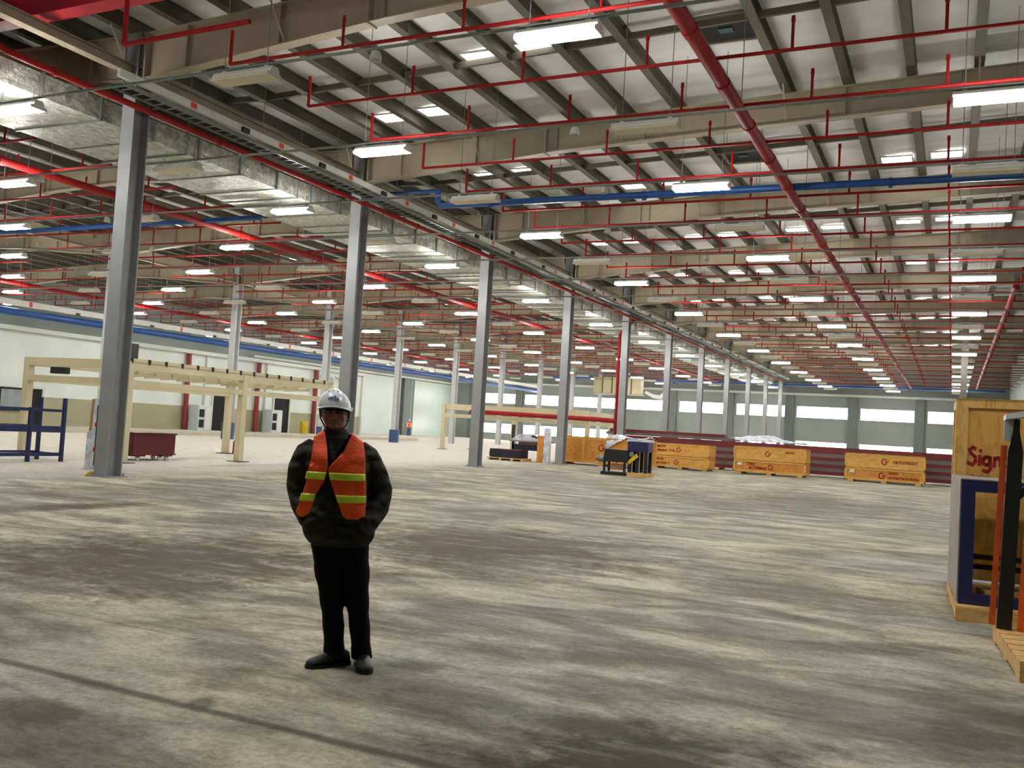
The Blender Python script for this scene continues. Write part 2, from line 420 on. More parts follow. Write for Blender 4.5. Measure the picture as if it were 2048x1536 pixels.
for k in range(2, 11):
    t = thing('steel_column', 'pale steel column in the far left row, %s from the left' % ordw(k - 1), 'column', (XB, yk(k), 0), 0, 'steel columns of the far left row')
    o = bpy.data.objects.new('shaft', colb); C.objects.link(o); o.parent = t
    if k in (3, 4, 5):
        o = bpy.data.objects.new('column_guard', gd); C.objects.link(o); o.parent = t; o['label'] = 'blue round guard at the foot'
t = thing('steel_column', 'lone thin grey steel column standing far off behind the tall plywood crate', 'column', (.5, 60, 0))
hcol(10.1).build('shaft', paint('dark_column_paint', rgb(84, 80, 72), .6), t)

# ------------------------------------------------------------------ roof frames
def rafter(x0, x1, cols, nm, parent):
    b = MB(); N = max(6, int(abs(x1 - x0) / 1.2)); t = .03; fw = .26
    X = [x0 + (x1 - x0) * i / N for i in range(N + 1)]
    def bot(x):
        d = min(abs(x - c) for c in cols); return zp(x) - (.72 + .28 * max(0, 1 - d / 6.5))
    top = [(x, zp(x)) for x in X]; lo = [(x, bot(x)) for x in X]
    for i in range(N):
        (xa, za), (xb, zb) = top[i], top[i + 1]; (_, wa), (_, wb) = lo[i], lo[i + 1]
        b.prism([(xa, wa), (xb, wb), (xb, zb), (xa, za)], 1, -.012, .012)
        b.prism([(xa, wa - t), (xb, wb - t), (xb, wb), (xa, wa)], 1, -fw / 2, fw / 2)
        b.prism([(xa, za - t), (xb, zb - t), (xb, zb - .002), (xa, za - .002)], 1, -fw / 2, fw / 2)
    for x in X[1:-1:2]:
        b.box(x - .01, x + .01, -fw / 2 + .02, fw / 2 - .02, bot(x), zp(x) - t)
    for c in cols:                                   # end plates and splice plates
        for sgn in (-1, 1):
            for dx in (.3, 6.0):
                x = c + sgn * dx
                if x0 < x < x1: b.box(x - .022, x + .022, -.16, .16, bot(x) - .06, zp(x) - .03)
    return b.build(nm, M['beam'], parent)
def bot(x):
    d = min(abs(x - XA), abs(x - XB), abs(x - XL)); return zp(x) - (.72 + .28 * max(0, 1 - d / 6.5))
PX = [-13.58 + 1.385 * k for k in range(-31, 14)]
PX = [x for x in PX if XL + .5 < x < XR - .2]
proto = None
for k in range(-1, 11):
    lab = 'painted steel roof frame, %s from the camera, spanning the hall' % ordw(k + 2)
    t = thing('roof_frame', lab, 'roof beam', (0, yk(k), 0), 0, 'steel roof frames')
    if proto is None:
        rs = [rafter(XA + .2, XR, [XA], 'rafter', t), rafter(XB + .2, XA - .2, [XA, XB], 'rafter', t), rafter(XL, XB - .2, [XB, XL], 'rafter', t)]
        proto = [r.data for r in rs]
    else:
        for d in proto:
            o = bpy.data.objects.new('rafter', d); C.objects.link(o); o.parent = t
    if k <= 3:
        for x in PX[1::3]:
            if x < (-40 if k > 1 else -24): continue
            for sg in (-1, 1):
                MB().bar((x, sg * .72, zp(x) + .02), (x, sg * .08, bot(x) + .02), .04, .012).build('fly_brace', M['beam'], t)

# purlins, one continuous line each
na = [x for x in PX if x > XA]; nm_ = sorted([x for x in PX if XB < x <= XA], reverse=True); nl = sorted([x for x in PX if x <= XB], reverse=True)
def purlin_mesh():
    b = MB(); a, c = YN, YF
    b.box(-.1, .1, a, c, 0, .018); b.box(-.1, .1, a, c, .302, .32); b.box(-.012, .012, a, c, .018, .302)
    return b.mesh('roof_purlin', M['purlin'])
pm = purlin_mesh()
for lst, txt in ((na, 'right of the duct columns'), (nm_, 'left of the duct columns'), (nl, 'beyond the far left column row')):
    for i, x in enumerate(lst):
        o = bpy.data.objects.new('roof_purlin', pm); C.objects.link(o); o.location = (x, 0, zp(x) + .005)
        tag(o, 'long grey roof purlin, %s to the %s' % (ordw(i + 1), txt) if 'right' in txt or 'left of' in txt else 'long grey roof purlin, %s %s' % (ordw(i + 1), txt), 'purlin', 'roof purlins')
# cross struts between purlins at mid bay
tm = MB()
for a, b in zip(xs, xs[1:]):
    a, b = max(a, XL), min(b, XR)
    tm.prism([(a, zp(a) + .06), (b, zp(b) + .06), (b, zp(b) + .2), (a, zp(a) + .2)], 1, -.04, .04)
tm = tm.mesh('bridging_strut', M['purlin'])
for k in range(-1, 11):
    y = yk(k) + BAY / 2
    if y > YF: continue
    o = bpy.data.objects.new('bridging_strut', tm); C.objects.link(o); o.location = (0, y, 0)
    tag(o, 'dark strut crossing under the roof sheets midway between frames, %s from the camera' % ordw(k + 2), 'strut', 'cross struts under the roof')
# eaves beam along the duct columns
b = MB(); za = 8.62
for y0, y1 in [(YN, YF)]:
    b.box(XA - .12, XA + .12, y0, y1, za, za + .02); b.box(XA - .012, XA + .012, y0, y1, za + .02, za + .2); b.box(XA - .12, XA + .12, y0, y1, za + .2, za + .22)
tag(b.build('eaves_beam', M['beam']), 'long grey steel beam along the column heads beside the duct', 'beam')
b = MB()
b.box(XB - .12, XB + .12, YN, YF, za, za + .02); b.box(XB - .012, XB + .012, YN, YF, za + .02, za + .5)
tag(b.build('eaves_beam', M['beam']), 'long grey steel beam along the column heads of the far left row', 'beam')

# skylights
SK = {-14.1: [21.3, 27.2, 38.4, 47.0, 55.4, 63.9, 72.3, 80.8], -9.8: [18.6, 30.1, 38.5, 47.0, 55.4, 63.9, 72.3, 80.8], -5.6: [4.2, 38.4, 63.9, 80.8],
      -1.1: [30.0, 38.4, 46.95, 58.4, 66.9, 75.3, 83.8], -36.7: [28.3, 45.0, 61.9], -32.1: [31.6, 40.0, 48.5, 56.9], -24.5: [36.9, 53.9, 70.8], -19.8: [30.0, 46.9, 63.9]}
skm = {}
idx = 0
rowname = {-14.1: 'beside the duct columns', -9.8: 'two purlins further right of the duct', -5.6: 'left of the large red main pipe', -1.1: 'right of the large red main pipe',
           -36.7: 'over the far left columns', -32.1: 'just right of the far left columns', -24.5: 'in the middle of the left bay', -19.8: 'just left of the duct'}
for xc, ys in SK.items():
    k0 = min(range(len(PX)), key=lambda i: abs(PX[i] - xc)); xp = PX[k0]
    for i, y in enumerate(ys):
        for sg, side in ((-1, 'left'), (1, 'right')):
            x = xp + sg * .69; z = zp(x) + .3
            fr = thing('skylight', 'bright skylight, %s pane of the %s pair %s' % (side, ordw(i + 1), rowname[xc]), 'skylight', (x, y, z), 0, 'skylight panes in the roof')
            if not skm:
                skm['pane'] = MB().box(-.42, .42, -.29, .29, -.02, 0).build('pane', M['sky'], fr).data
                f = MB()
                for a in (-.46, .42): f.box(a, a + .04, -.33, .33, -.035, .01)
                for a in (-.33, .29): f.box(-.42, .42, a, a + .04, -.035, .01)
                skm['frame'] = f.build('frame', M['white'], fr).data
            else:
                for nm in ('pane', 'frame'):
                    o = bpy.data.objects.new(nm, skm[nm]); C.objects.link(o); o.parent = fr
# smoke vents
for (x0, x1, y0, y1, lab) in [(-5.2, -3.95, 18.6, 19.85, 'black smoke vent in the roof nearest the camera, beside the large red main'),
                               (-6.6, -5.3, 27.2, 28.7, 'black smoke vent in the roof further from the camera, beside the large red main')]:
    xc, yc = (x0 + x1) / 2, (y0 + y1) / 2; z = zp(xc) + .28
    t = thing('smoke_vent', lab, 'roof vent', (xc, yc, z)); hx, hy = (x1 - x0) / 2, (y1 - y0) / 2
    f = MB()
    for a in (-hx, hx - .06): f.box(a, a + .06, -hy, hy, -.06, .05)
    for a in (-hy, hy - .06): f.box(-hx, hx, a, a + .06, -.06, .05)
    f.build('frame', M['beam'], t)
    l = MB().box(-hx + .05, hx - .05, -hy + .05, hy - .05, -.01, .01); l.build('dark_panel', M['dark'], t)
    MB().box(-.2, .1, -.1, .12, -.05, -.012).build('actuator', paint('green_box', rgb(30, 74, 60), .5), t)

# ------------------------------------------------------------------ lights
LX = {i: .46 - 5.75 * (i + 1) for i in range(-1, 9)}
LY = lambda j: 11.95 + 4.225 * j
linename = {-1: 'in the right-edge line', 0: 'in the line beside the large main', 1: 'in the line right of the columns', 2: 'in the line under the duct',
            3: 'in the first line left of the duct', 4: 'in the second line left of the duct', 5: 'in the third line left of the duct', 6: 'in the fourth line left of the duct',
            7: 'in the fifth line left of the duct', 8: 'in the sixth line left of the duct'}
ZL = 7.22
def housing():
    b = MB()
    b.prism([(-.07, .1), (.07, .1), (.11, .04), (.11, .0), (-.11, .0), (-.11, .04)], 0, -.64, .64)
    for x in (-.64, .62): b.prism([(-.11, .002), (.11, .002), (.17, -.018), (.178, -.045), (.165, -.075), (-.165, -.075), (-.178, -.045), (-.17, -.018)], 0, x, x + .02)
    b.box(-.5, -.42, -.03, .03, .1, .14); b.box(.42, .5, -.03, .03, .1, .14)
    return b.mesh('housing', M['white'])
def lens(mat):
    return MB().prism([(-.105, -.002), (.105, -.002), (.16, -.02), (.168, -.045), (.155, -.07), (-.155, -.07), (-.168, -.045), (-.16, -.02)], 0, -.61, .61).mesh('lens', mat)
def far_fix(mat):
    b = MB(); b.prism([(-.07, .1), (.07, .1), (.11, .04), (.11, .0), (-.11, .0), (-.11, .04)], 0, -.64, .64)
    b.prism([(-.105, -.002), (.105, -.002), (.16, -.02), (.168, -.045), (.155, -.07), (-.155, -.07), (-.168, -.045), (-.16, -.02)], 0, -.61, .61, 1)
    return b.mesh('ceiling_light', [M['white'], mat])
hm, ln, lf = housing(), lens(M['lamp']), lens(M['offlens'])
fn, ff = far_fix(M['lamp']), far_fix(M['offlens'])
hang = {}
for i in range(-1, 9):
    for j in range(-2, 21):
        on = (i + j) % 2 == 0
        if j < 0 and not (on and i <= 2): continue
        y = LY(j); x = LX[i]
        lab = '%s fluorescent ceiling light, %s from the camera %s' % ('glowing' if on else 'unlit', ordw(j + 1), linename[i]) if j >= 0 else 'glowing ceiling light above the top edge of the photo, %s row, %s' % ('nearer' if j == -2 else 'further', linename[i].replace('in the line ', '').replace('in the ', ''))
        grp = 'glowing ceiling lights' if on else 'unlit ceiling lights'
        if j > 9:
            o = bpy.data.objects.new('ceiling_light', fn if on else ff); C.objects.link(o); o.location = (x, y, ZL); tag(o, lab, 'ceiling light', grp); continue
        t = thing('ceiling_light', lab, 'ceiling light', (x, y, ZL), 0, grp)
        for nm, d in (('housing', hm), ('lens', ln if on else lf)):
            o = bpy.data.objects.new(nm, d); C.objects.link(o); o.parent = t
        zt = 7.6 - ZL if i == 2 else zp(x) + .3 - ZL
        key = round(zt, 2)
        if key not in hang: hang[key] = MB().tube([(0, 0, .1), (0, 0, zt)], .008, 5).mesh('hanger', M['conduit'])
        for dx in (-.46, .46):
            o = bpy.data.objects.new('hanger', hang[key]); C.objects.link(o); o.parent = t; o.location = (dx, 0, 0)
# conduits carrying the light rows
cm1 = MB().tube([(-20.5, 0, 0), (XR - .05, 0, 0)], .028, 8).box(-20.5, XR - .05, -.03, .03, -.012, .012).mesh('cable_conduit', M['conduit'])
cm2 = MB().tube([(-54, 0, 0), (-20.5, 0, 0)], .028, 8).mesh('cable_conduit', M['conduit'])
for j in range(0, 21):
    for m_, txt in ((cm1, 'right of the duct'), (cm2, 'left of the duct')):
        o = bpy.data.objects.new('cable_conduit', m_); C.objects.link(o); o.location = (0, LY(j), ZL + .165)
        tag(o, 'thin grey light conduit %s, %s from the camera' % (txt, ordw(j + 1)), 'conduit', 'light row conduits')
# ceiling speakers hanging from the conduits
spk = None
spots = [(-8.4, 11.95, 'first from the camera'), (-6.7, 16.2, 'second from the camera'), (-7.6, 20.4, 'third from the camera'), (-9.0, 24.6, 'fourth from the camera'), (-7.2, 28.85, 'fifth from the camera'),
         (-21.6, 16.2, 'nearest one left of the duct'), (-24.0, 20.4, 'second one left of the duct'), (-26.5, 24.6, 'third one left of the duct')]
for x, y, w_ in spots:
    t = thing('ceiling_speaker', 'small white round ceiling speaker on a light conduit, %s' % w_, 'speaker', (x, y, ZL + .13), 0, 'round ceiling speakers')
    if spk is None:
        a = MB().lathe([(.03, 0), (.07, -.02), (.095, -.1), (.095, -.15), (.08, -.16)], n=16).build('body', M['white'], t, smooth=True)
        g = MB().lathe([(.075, -.162), (.075, -.168)], n=16).build('grille', M['conduit'], t); spk = (a.data, g.data)
    else:
        for nm, d in zip(('body', 'grille'), spk):
            o = bpy.data.objects.new(nm, d); C.objects.link(o); o.parent = t

# ------------------------------------------------------------------ pipes
def pipe_with_clamps(y0, y1, r, step, mat, name, label, x, z, cw=.07, k=1.2):
    t = thing(name, label, 'pipe', (x, 0, z))
    MB().tube([(0, y0, 0), (0, y1, 0)], r, 16).build('pipe', mat, t, smooth=True)
    y = y0 + .7; i = 0; cl = MB().tube([(0, -cw, 0), (0, cw, 0)], r * k, 16).mesh('coupling', mat)
    while y < min(y1, y0 + step * 60):
        o = bpy.data.objects.new('coupling', cl); C.objects.link(o); o.parent = t; o.location = (0, y, 0); y += step; i += 1
    rod = MB().tube([(0, 0, r), (0, 0, zp(x) + .3 - z)], .009, 6).mesh('hanger', M['conduit'])
    for k in range(0, 10):
        o = bpy.data.objects.new('hanger', rod); C.objects.link(o); o.parent = t; o.location = (0, yk(k) + 3.0, 0)
    return t
ZB = 7.75
tm_ = pipe_with_clamps(6, 98, .115, 2.28, M['red'], 'sprinkler_main', 'large red main pipe running away overhead right of the duct', -3.8, ZB - .02, .09, 1.16)
tm2 = pipe_with_clamps(6, 98, .11, 4.56, M['red'], 'sprinkler_main', 'thick red main pipe running away overhead left of the duct', -22.7, ZB - .02, .08, 1.2)
tm3 = pipe_with_clamps(6, 98, .11, 4.56, M['red'], 'sprinkler_main', 'red main pipe running away above the left office wall', -45.8, ZB - .02, .08, 1.2)
t = thing('fire_main', 'red pipe running along the front of the duct past the columns', 'pipe', (-15.85, 0, 7.87))
MB().tube([(-1.3, 10.6, .5), (-.55, 10.7, .36), (-.2, 10.85, .14), (-.05, 11.05, .03), (0, 11.4, 0), (0, 98, 0)], .066, 14).build('pipe', M['red'], t, smooth=True)
for y in [12.0, 16.5, 21, 25.5, 30, 34.5, 39, 43.5, 48]:
    MB().tube([(0, y - .05, 0), (0, y + .05, 0)], .085, 14).build('coupling', M['red'], t, smooth=True)
t = thing('fire_riser', 'red vertical riser pipe beside a far column, with a horizontal arm', 'pipe', (-16.72, 48.6, 0))
MB().tube([(0, 0, .1), (0, 0, 7.0), (.3, 0, 7.5), (.87, 0, 7.87)], .09, 14).build('riser', M['red'], t, smooth=True)
MB().tube([(0, 0, 2.24), (-1, 0, 2.28), (-9, 0, 2.36)], .13, 14).build('branch_pipe', M['red'], t, smooth=True)
MB().lathe([(.16, 0), (.16, .1), (.1, .1)], n=14).build('flange', M['red'], t)

# branch lines
def branch(name, x0, x1, sprigs, left_drop=True, both=False):
    b = MB(); r = .033
    p = [(x0, 0, .62), (x0, 0, 0), (x1, 0, 0)] if left_drop else [(x0, 0, 0), (x1, 0, 0), (x1, 0, .55)]
    b.tube(p[:2], r, 8); b.tube(p[1:], r, 8)
    return b
def sprig_mesh():
    b = MB().tube([(0, 0, 0), (0, 0, .46)], .026, 8); b.tube([(0, 0, .46), (0, 0, .5)], .036, 8); b.box(-.03, .03, -.008, .008, .5, .56); return b
spm = sprig_mesh().mesh('sprinkler_sprig', M['red'])
SPX = {'r': [-9.62, -7.28, -4.94, -2.52, -.28, 2.1], 'm': [-33.2, -30.8, -28.4, -26, -24, -21.4], 'l': [-53, -50.6, -48.2, -44.4, -42, -39.6]}
ext = {'r': (-12.1, XR - .1), 'm': (-34.4, -20.3), 'l': (-54, -38.4)}
txt = {'r': 'thin red sprinkler branch crossing right of the duct, %s from the camera', 'm': 'thin red sprinkler branch crossing left of the duct, %s from the camera', 'l': 'thin red sprinkler branch above the far left wall, %s from the camera'}
nearm, farm = {}, {}
for s in 'rml':
    nearm[s] = branch('b', ext[s][0], ext[s][1], 0, s != 'm').mesh('sprinkler_branch', M['red'])
    b = branch('b', ext[s][0], ext[s][1], 0, s != 'm')
    for x in SPX[s]: b.tube([(x, 0, 0), (x, 0, .5)], .028, 6)
    farm[s] = b.mesh('sprinkler_branch', M['red'])
for n_ in range(-1, 37):
    y = 14.97 + 2.28 * n_
    if y > 98: break
    for s in 'rml':
        if s != 'r' and y < 10: continue
        lab = txt[s] % ordw(n_ + 2)
        if n_ > 14 or s == 'l':
            o = bpy.data.objects.new('sprinkler_branch', farm[s]); C.objects.link(o); o.location = (0, y, ZB + .1); tag(o, lab, 'sprinkler pipe', 'sprinkler branch lines')
        else:
            t = thing('sprinkler_branch', lab, 'sprinkler pipe', (0, y, ZB + .1), 0, 'sprinkler branch lines')
            o = bpy.data.objects.new('pipe', nearm[s]); C.objects.link(o); o.parent = t
            for x in SPX[s]:
                o = bpy.data.objects.new('sprinkler_sprig', spm); C.objects.link(o); o.parent = t; o.location = (x, 0, 0)
t = thing('sprinkler_branch', 'short red sprinkler branch with a drop beside the nearest column head', 'sprinkler pipe', (-13.72, 11.72, 8.02))
b = MB().tube([(0, 0, 1.64), (0, 0, 0)], .045, 10); b.tube([(0, 0, 0), (2.9, 0, .03)], .045, 10); b.build('pipe', M['red'], t, smooth=True)
# red hoist beam, top left corner
t = thing('crane_beam', 'red painted steel beam in the top left corner of the photo', 'beam', (0, 12.02, 9.0))
b = MB(); b.box(-22, -9.5, -.18, .18, 0, .03); b.box(-22, -9.5, -.12, .12, .03, .52); b.box(-22, -9.5, -.18, .18, .52, .55); b.build('beam', M['redbeam'], t)
# blue compressed-air lines
t = thing('air_pipe', 'blue air pipe crossing the hall under the roof', 'pipe', (0, 23.12, 0))
MB().tube([(-13.75, 0, 8.28), (-13.75, 0, 7.98), (-13.62, 0, 7.85), (XR - .05, 0, 7.8)], .095, 14).build('lower_run', M['blue'], t, smooth=True)
MB().tube([(-20.0, 0, 8.3), (-13.7, 0, 8.3)], .055, 12).build('upper_run', M['blue'], t, smooth=True)
MB().tube([(-55.5, 0, 7.75), (-20.3, 0, 7.8), (-20.1, 0, 7.95), (-20.0, 0, 8.3)], .085, 14).build('left_run', M['blue'], t, smooth=True)
for x in (-12, -7.5, -1.5, 2.5): MB().tube([(x - .04, 0, 7.83 - .003 * (x + 12)), (x + .04, 0, 7.83 - .003 * (x + 12))], .125, 14).build('coupling', M['blue'], t)
t = thing('air_pipe', 'long blue pipe running above the left office wall', 'pipe', (-43.6, 0, 5.95))
MB().tube([(0, 12, 0), (0, 99, 0)], .2, 14).build('pipe', M['blue'], t, smooth=True)
t = thing('air_pipe', 'long blue pipe high along the far wall', 'pipe', (0, 99.5, 7.75))
MB().tube([(-43, 0, 0), (XR - .4, 0, 0)], .17, 14).build('pipe', M['blue'], t, smooth=True)
for x in range(-40, 4, 3): MB().bar((x, .0, -.2), (x, 1.48, -.2), .06, .06).build('bracket', M['black'], t)
# right-hand red main
t = thing('sprinkler_main', 'red main pipe close to the right wall, far off', 'pipe', (1.9, 0, 7.75))
MB().tube([(0, 38, 0), (0, 98, 0)], .1, 12).build('pipe', M['red'], t, smooth=True)

# ------------------------------------------------------------------ duct, busbar, cable ladder
t = thing('air_duct', 'long rectangular foil-wrapped air duct under the roof behind the columns', 'duct')
ys = []; y = -2.0
while y < 99: ys.append(y); y += 1.45
rings = []
for i, y in enumerate(ys):
    g = .0
    dz = random.uniform(-.012, .012)
    rings.append([(-19.55, y, 7.66 + dz), (-16.85, y, 7.66 + dz), (-16.85 + random.uniform(-.015, .015), y, 7.9), (-16.87, y, 8.14), (-19.55, y, 8.14)])
MB().loft(rings).build('duct_body', M['foil'], t)
seam = MB()
seam.box(-19.58, -16.82, -.03, .03, 7.635, 7.665); seam.box(-16.86, -16.82, -.03, .03, 7.635, 8.16); seam.box(-19.58, -19.54, -.03, .03, 7.635, 8.16)
seam = seam.mesh('seam_band', M['conduit'])
for y in ys[6:62:1]:
    o = bpy.data.objects.new('seam_band', seam); C.objects.link(o); o.parent = t; o.location = (0, y, 0)
hg = MB(); hg.bar((-16.8, 0, 7.62), (-16.8, 0, 9.5), .02, .02); hg.bar((-19.6, 0, 7.62), (-19.6, 0, 9.5), .02, .02); hg.box(-19.62, -16.78, -.02, .02, 7.6, 7.64)
hg = hg.mesh('duct_hanger', M['conduit'])
for y in [yk(k) + d for k in range(0, 6) for d in (2.1, 6.3)]:
    o = bpy.data.objects.new('duct_hanger', hg); C.objects.link(o); o.parent = t; o.location = (0, y, 0)
def busbar(label, x, z, y0, y1, step, w=.09, h=.16):
    t = thing('busbar_trunking', label, 'cable trunking', (x, 0, z))
    MB().box(-w / 2, w / 2, y0, y1, 0, h).build('trunking', M['white'], t)
    mk = MB().box(w / 2, w / 2 + .004, -.09, .09, .02, h - .02).mesh('orange_mark', paint('orange_sticker', rgb(240, 70, 30), .5))
    jb = MB().box(w / 2, w / 2 + .07, -.11, .11, -.02, .1).mesh('tap_box', M['black'])
    y = y0 + 2.0; i = 0
    while y < min(y1, 75):
        o = bpy.data.objects.new('orange_mark', mk); C.objects.link(o); o.parent = t; o.location = (0, y, 0)
        o = bpy.data.objects.new('tap_box', jb); C.objects.link(o); o.parent = t; o.location = (0, y + step * .55, 0)
        y += step
    hh = MB().tube([(0, 0, h), (0, 0, h + 1.1)], .01, 6).mesh('hanger', M['conduit'])
    y = y0 + 1.3
    while y < 60:
        o = bpy.data.objects.new('hanger', hh); C.objects.link(o); o.parent = t; o.location = (0, y, 0); y += 3.0
    return t
busbar('long white busbar trunking with orange marks beside the duct columns', -15.3, 8.1, 13.0, 98, 2.95)
busbar('long white busbar trunking with orange marks above the left office wall', -43.2, 6.25, 20, 98, 5.2, .12, .3)
t = thing('cable_ladder', 'long galvanised cable ladder under the white trunking beside the columns', 'cable ladder', (-15.55, 0, 7.98))
MB().box(-.2, -.18, 13.2, 97, 0, .09).build('side_rail', M['conduit'], t); MB().box(.18, .2, 13.2, 97, 0, .09).build('side_rail', M['conduit'], t)
rm = MB().box(-.18, .18, 0, .03, .01, .03).mesh('rung', M['conduit']); y = 13.4
for q in range(96):
    o = bpy.data.objects.new('rung', rm); C.objects.link(o); o.parent = t; o.location = (0, y, 0); y += .3
b = MB()
while y < 97: b.box(-.18, .18, y, y + .03, .01, .03); y += .6
b.build('rung', M['conduit'], t)['kind'] = 'stuff'
for q in range(5): MB().tube([(-.13 + .06 * q, 13.2, .05), (-.13 + .06 * q, 97, .05)], .02, 6).build('cable', M['ring'], t)

# ------------------------------------------------------------------ text helpers
def text_mesh(body, size, shear=0.0):
    cu = bpy.data.curves.new('txt', 'FONT'); cu.body = body; cu.size = size; cu.extrude = .002; cu.shear = shear; cu.offset = size * .012
    o = bpy.data.objects.new('txt', cu); C.objects.link(o); bpy.context.view_layer.update()
    me = bpy.data.meshes.new_from_object(o.evaluated_get(bpy.context.evaluated_depsgraph_get()))
    bpy.data.objects.remove(o); bpy.data.curves.remove(cu); me.materials.clear(); me.materials.append(M['text']); return me
def stroke(b, pts, w, y):
    # a brushed stroke: thin flat ribbon standing on a front face (x,z), y constant
    for (x0, z0), (x1, z1) in zip(pts, pts[1:]):
        d = math.hypot(x1 - x0, z1 - z0) or 1; nx, nz = -(z1 - z0) / d * w / 2, (x1 - x0) / d * w / 2; ex, ez = (x1 - x0) / d * w * .3, (z1 - z0) / d * w * .3
        P = [(x0 - ex + nx, z0 - ez + nz), (x0 - ex - nx, z0 - ez - nz), (x1 + ex - nx, z1 + ez - nz), (x1 + ex + nx, z1 + ez + nz)]
        b.prism(P, 1, y - .004, y)
def arc(cx, cz, rx, rz, a0, a1, n=10):
    return [(cx + rx * math.cos(a0 + (a1 - a0) * i / n), cz + rz * math.sin(a0 + (a1 - a0) * i / n)) for i in range(n + 1)]
def logo(b, x, z, s, y):
    stroke(b, arc(x, z, s, s * 1.05, .9, 5.6), s * .38, y); stroke(b, [(x + s * .1, z), (x + s * .75, z), (x + s * .75, z - s * .6)], s * .34, y)
    stroke(b, [(x + s * .9, z + s * .1), (x + s * 1.5, z + s * .35)], s * .34, y)
def scrawl(b, x, z, w, h, y, seed):
    r = random.Random(seed); u = x
    while u < x + w:
        k = r.randint(0, 3); lw = h * .5
        if k == 0: stroke(b, [(u, z), (u, z + h), (u + lw, z + h * .9), (u + lw, z)], h * .26, y)
        elif k == 1: stroke(b, arc(u + lw / 2, z + h / 2, lw / 2, h / 2, .6, 5.8, 7), h * .26, y)
        elif k == 2: stroke(b, [(u, z), (u, z + h), (u + lw, z + h / 2), (u, z + h / 2), (u + lw, z)], h * .24, y)
        else: stroke(b, [(u, z + h), (u + lw, z + h), (u + lw / 2, z + h), (u + lw / 2, z)], h * .26, y)
        u += h * .78

# ------------------------------------------------------------------ crates
def crate_box(name, label, x0, x1, y0, d, z0, z1, mat, marks, group=None, split=(.5,), rot=0, feet=True):
    xc = (x0 + x1) / 2; w = x1 - x0; h = z1 - z0
    t = thing(name, label, 'crate', (xc, y0 + d / 2, z0), rot, group); f = -d / 2; fz = .1 if feet else .0
    b = MB().box(-w / 2 + .025, w / 2 - .025, f + .025, d / 2 - .025, fz, h - .02); b.build('panels', mat, t)
    e = MB(); bw = .1
    for zz in (fz, h - bw):
        e.box(-w / 2, w / 2, f, f + .03, zz, zz + bw); e.box(-w / 2, w / 2, d / 2 - .03, d / 2, zz, zz + bw)
        for sx in (-1, 1): e.box(sx * w / 2 - (.03 if sx > 0 else 0), sx * w / 2 + (.03 if sx < 0 else 0), f, d / 2, zz, zz + bw)
    for s in (0, *split, 1):
        x = -w / 2 + (w - bw) * s; e.box(x, x + bw, f, f + .028, fz + bw, h - bw)
    for sx in (-1, 1):
        for yy in (f + .03, d / 2 - .13): e.box(sx * w / 2 - (.03 if sx > 0 else 0), sx * w / 2 + (.03 if sx < 0 else 0), yy, yy + .1, fz + bw, h - bw)
    e.build('battens', M['batten'] if mat is M['ply'] else M['crate'], t)
    MB().box(-w / 2, w / 2, f, d / 2, h - .02, h).build('lid', mat, t)
    if feet:
        for q in (-.42, 0, .42):
            MB().box(w * q - .12, w * q + .12, f + .02, d / 2 - .02, 0, fz).build('skid', M['pallet'], t)
    if marks:
        m = MB(); marks(m, w, h, f + .022); o = m.build('red_stencil', M['text'], t); o['label'] = 'red stencilled markings'
    return t
def mk1(m, w, h, y): scrawl(m, -w * .48 + .12, h * .62, .5, .1, y, 1); scrawl(m, -w * .48 + .12, h * .32, 1.0, .1, y, 2); logo(m, -w * .03, h * .5, .1, y)
def mk2(m, w, h, y): scrawl(m, -w * .48 + .12, h * .62, .45, .1, y, 3); scrawl(m, -w * .48 + .12, h * .32, .75, .1, y, 4); logo(m, -w * .06, h * .52, .1, y)
def mk3(m, w, h, y): logo(m, -.08, h * .5, .11, y); scrawl(m, w * .22, h * .6, .42, .09, y, 5)
def mk4(m, w, h, y): scrawl(m, -w * .3, h * .62, .36, .12, y, 6); scrawl(m, -w * .27, h * .36, .8, .12, y, 7); logo(m, w * .02, h * .55, .11, y)
def mk5(m, w, h, y): logo(m, .0, h * .5, .12, y); scrawl(m, .4, h * .42, 1.0, .12, y, 8)
def mk6(m, w, h, y): logo(m, -.1, h * .52, .12, y); scrawl(m, .2, h * .66, .4, .09, y, 9); scrawl(m, .22, h * .3, 1.25, .11, y, 10)
hc = .65
crate_box('wooden_crate', 'lower yellow wooden crate of the left stack, right of the blue machine', -13.45, -10.55, 44.8, 1.3, 0, hc, M['crate'], mk2, 'stacked wooden crates', (.28, .72))
crate_box('wooden_crate', 'upper yellow wooden crate of the left stack, right of the blue machine', -13.45, -10.55, 44.8, 1.3, hc, 2 * hc - .06, M['crate'], mk1, 'stacked wooden crates', (.28, .72), feet=False)
crate_box('wooden_crate', 'lower yellow wooden crate of the middle stack, with a white paper tag', -9.55, -6.15, 45.5, 1.4, 0, .68, M['crated'], mk4, 'stacked wooden crates', ())
crate_box('wooden_crate', 'upper yellow wooden crate of the middle stack before the red rails', -9.55, -6.15, 45.5, 1.4, .68, 1.34, M['crate'], mk3, 'stacked wooden crates', (), feet=False)
crate_box('wooden_crate', 'lower yellow wooden crate of the right stack, with a white paper tag', -4.5, -1.05, 46.1, 1.4, 0, .66, M['crated'], mk6, 'stacked wooden crates', ())
crate_box('wooden_crate', 'upper yellow wooden crate of the right stack before the red rails', -4.5, -1.05, 46.1, 1.4, .66, 1.32, M['crate'], mk5, 'stacked wooden crates', (.28,), feet=False)
for o in list(bpy.data.objects):
    if o.name.startswith('wooden_crate') and 'white paper tag' in o.get('label', ''):
        w = 3.4; MB().box(-1.5, -1.28, -.71, -.7, .42, .55).build('paper_tag', M['paper'], o)
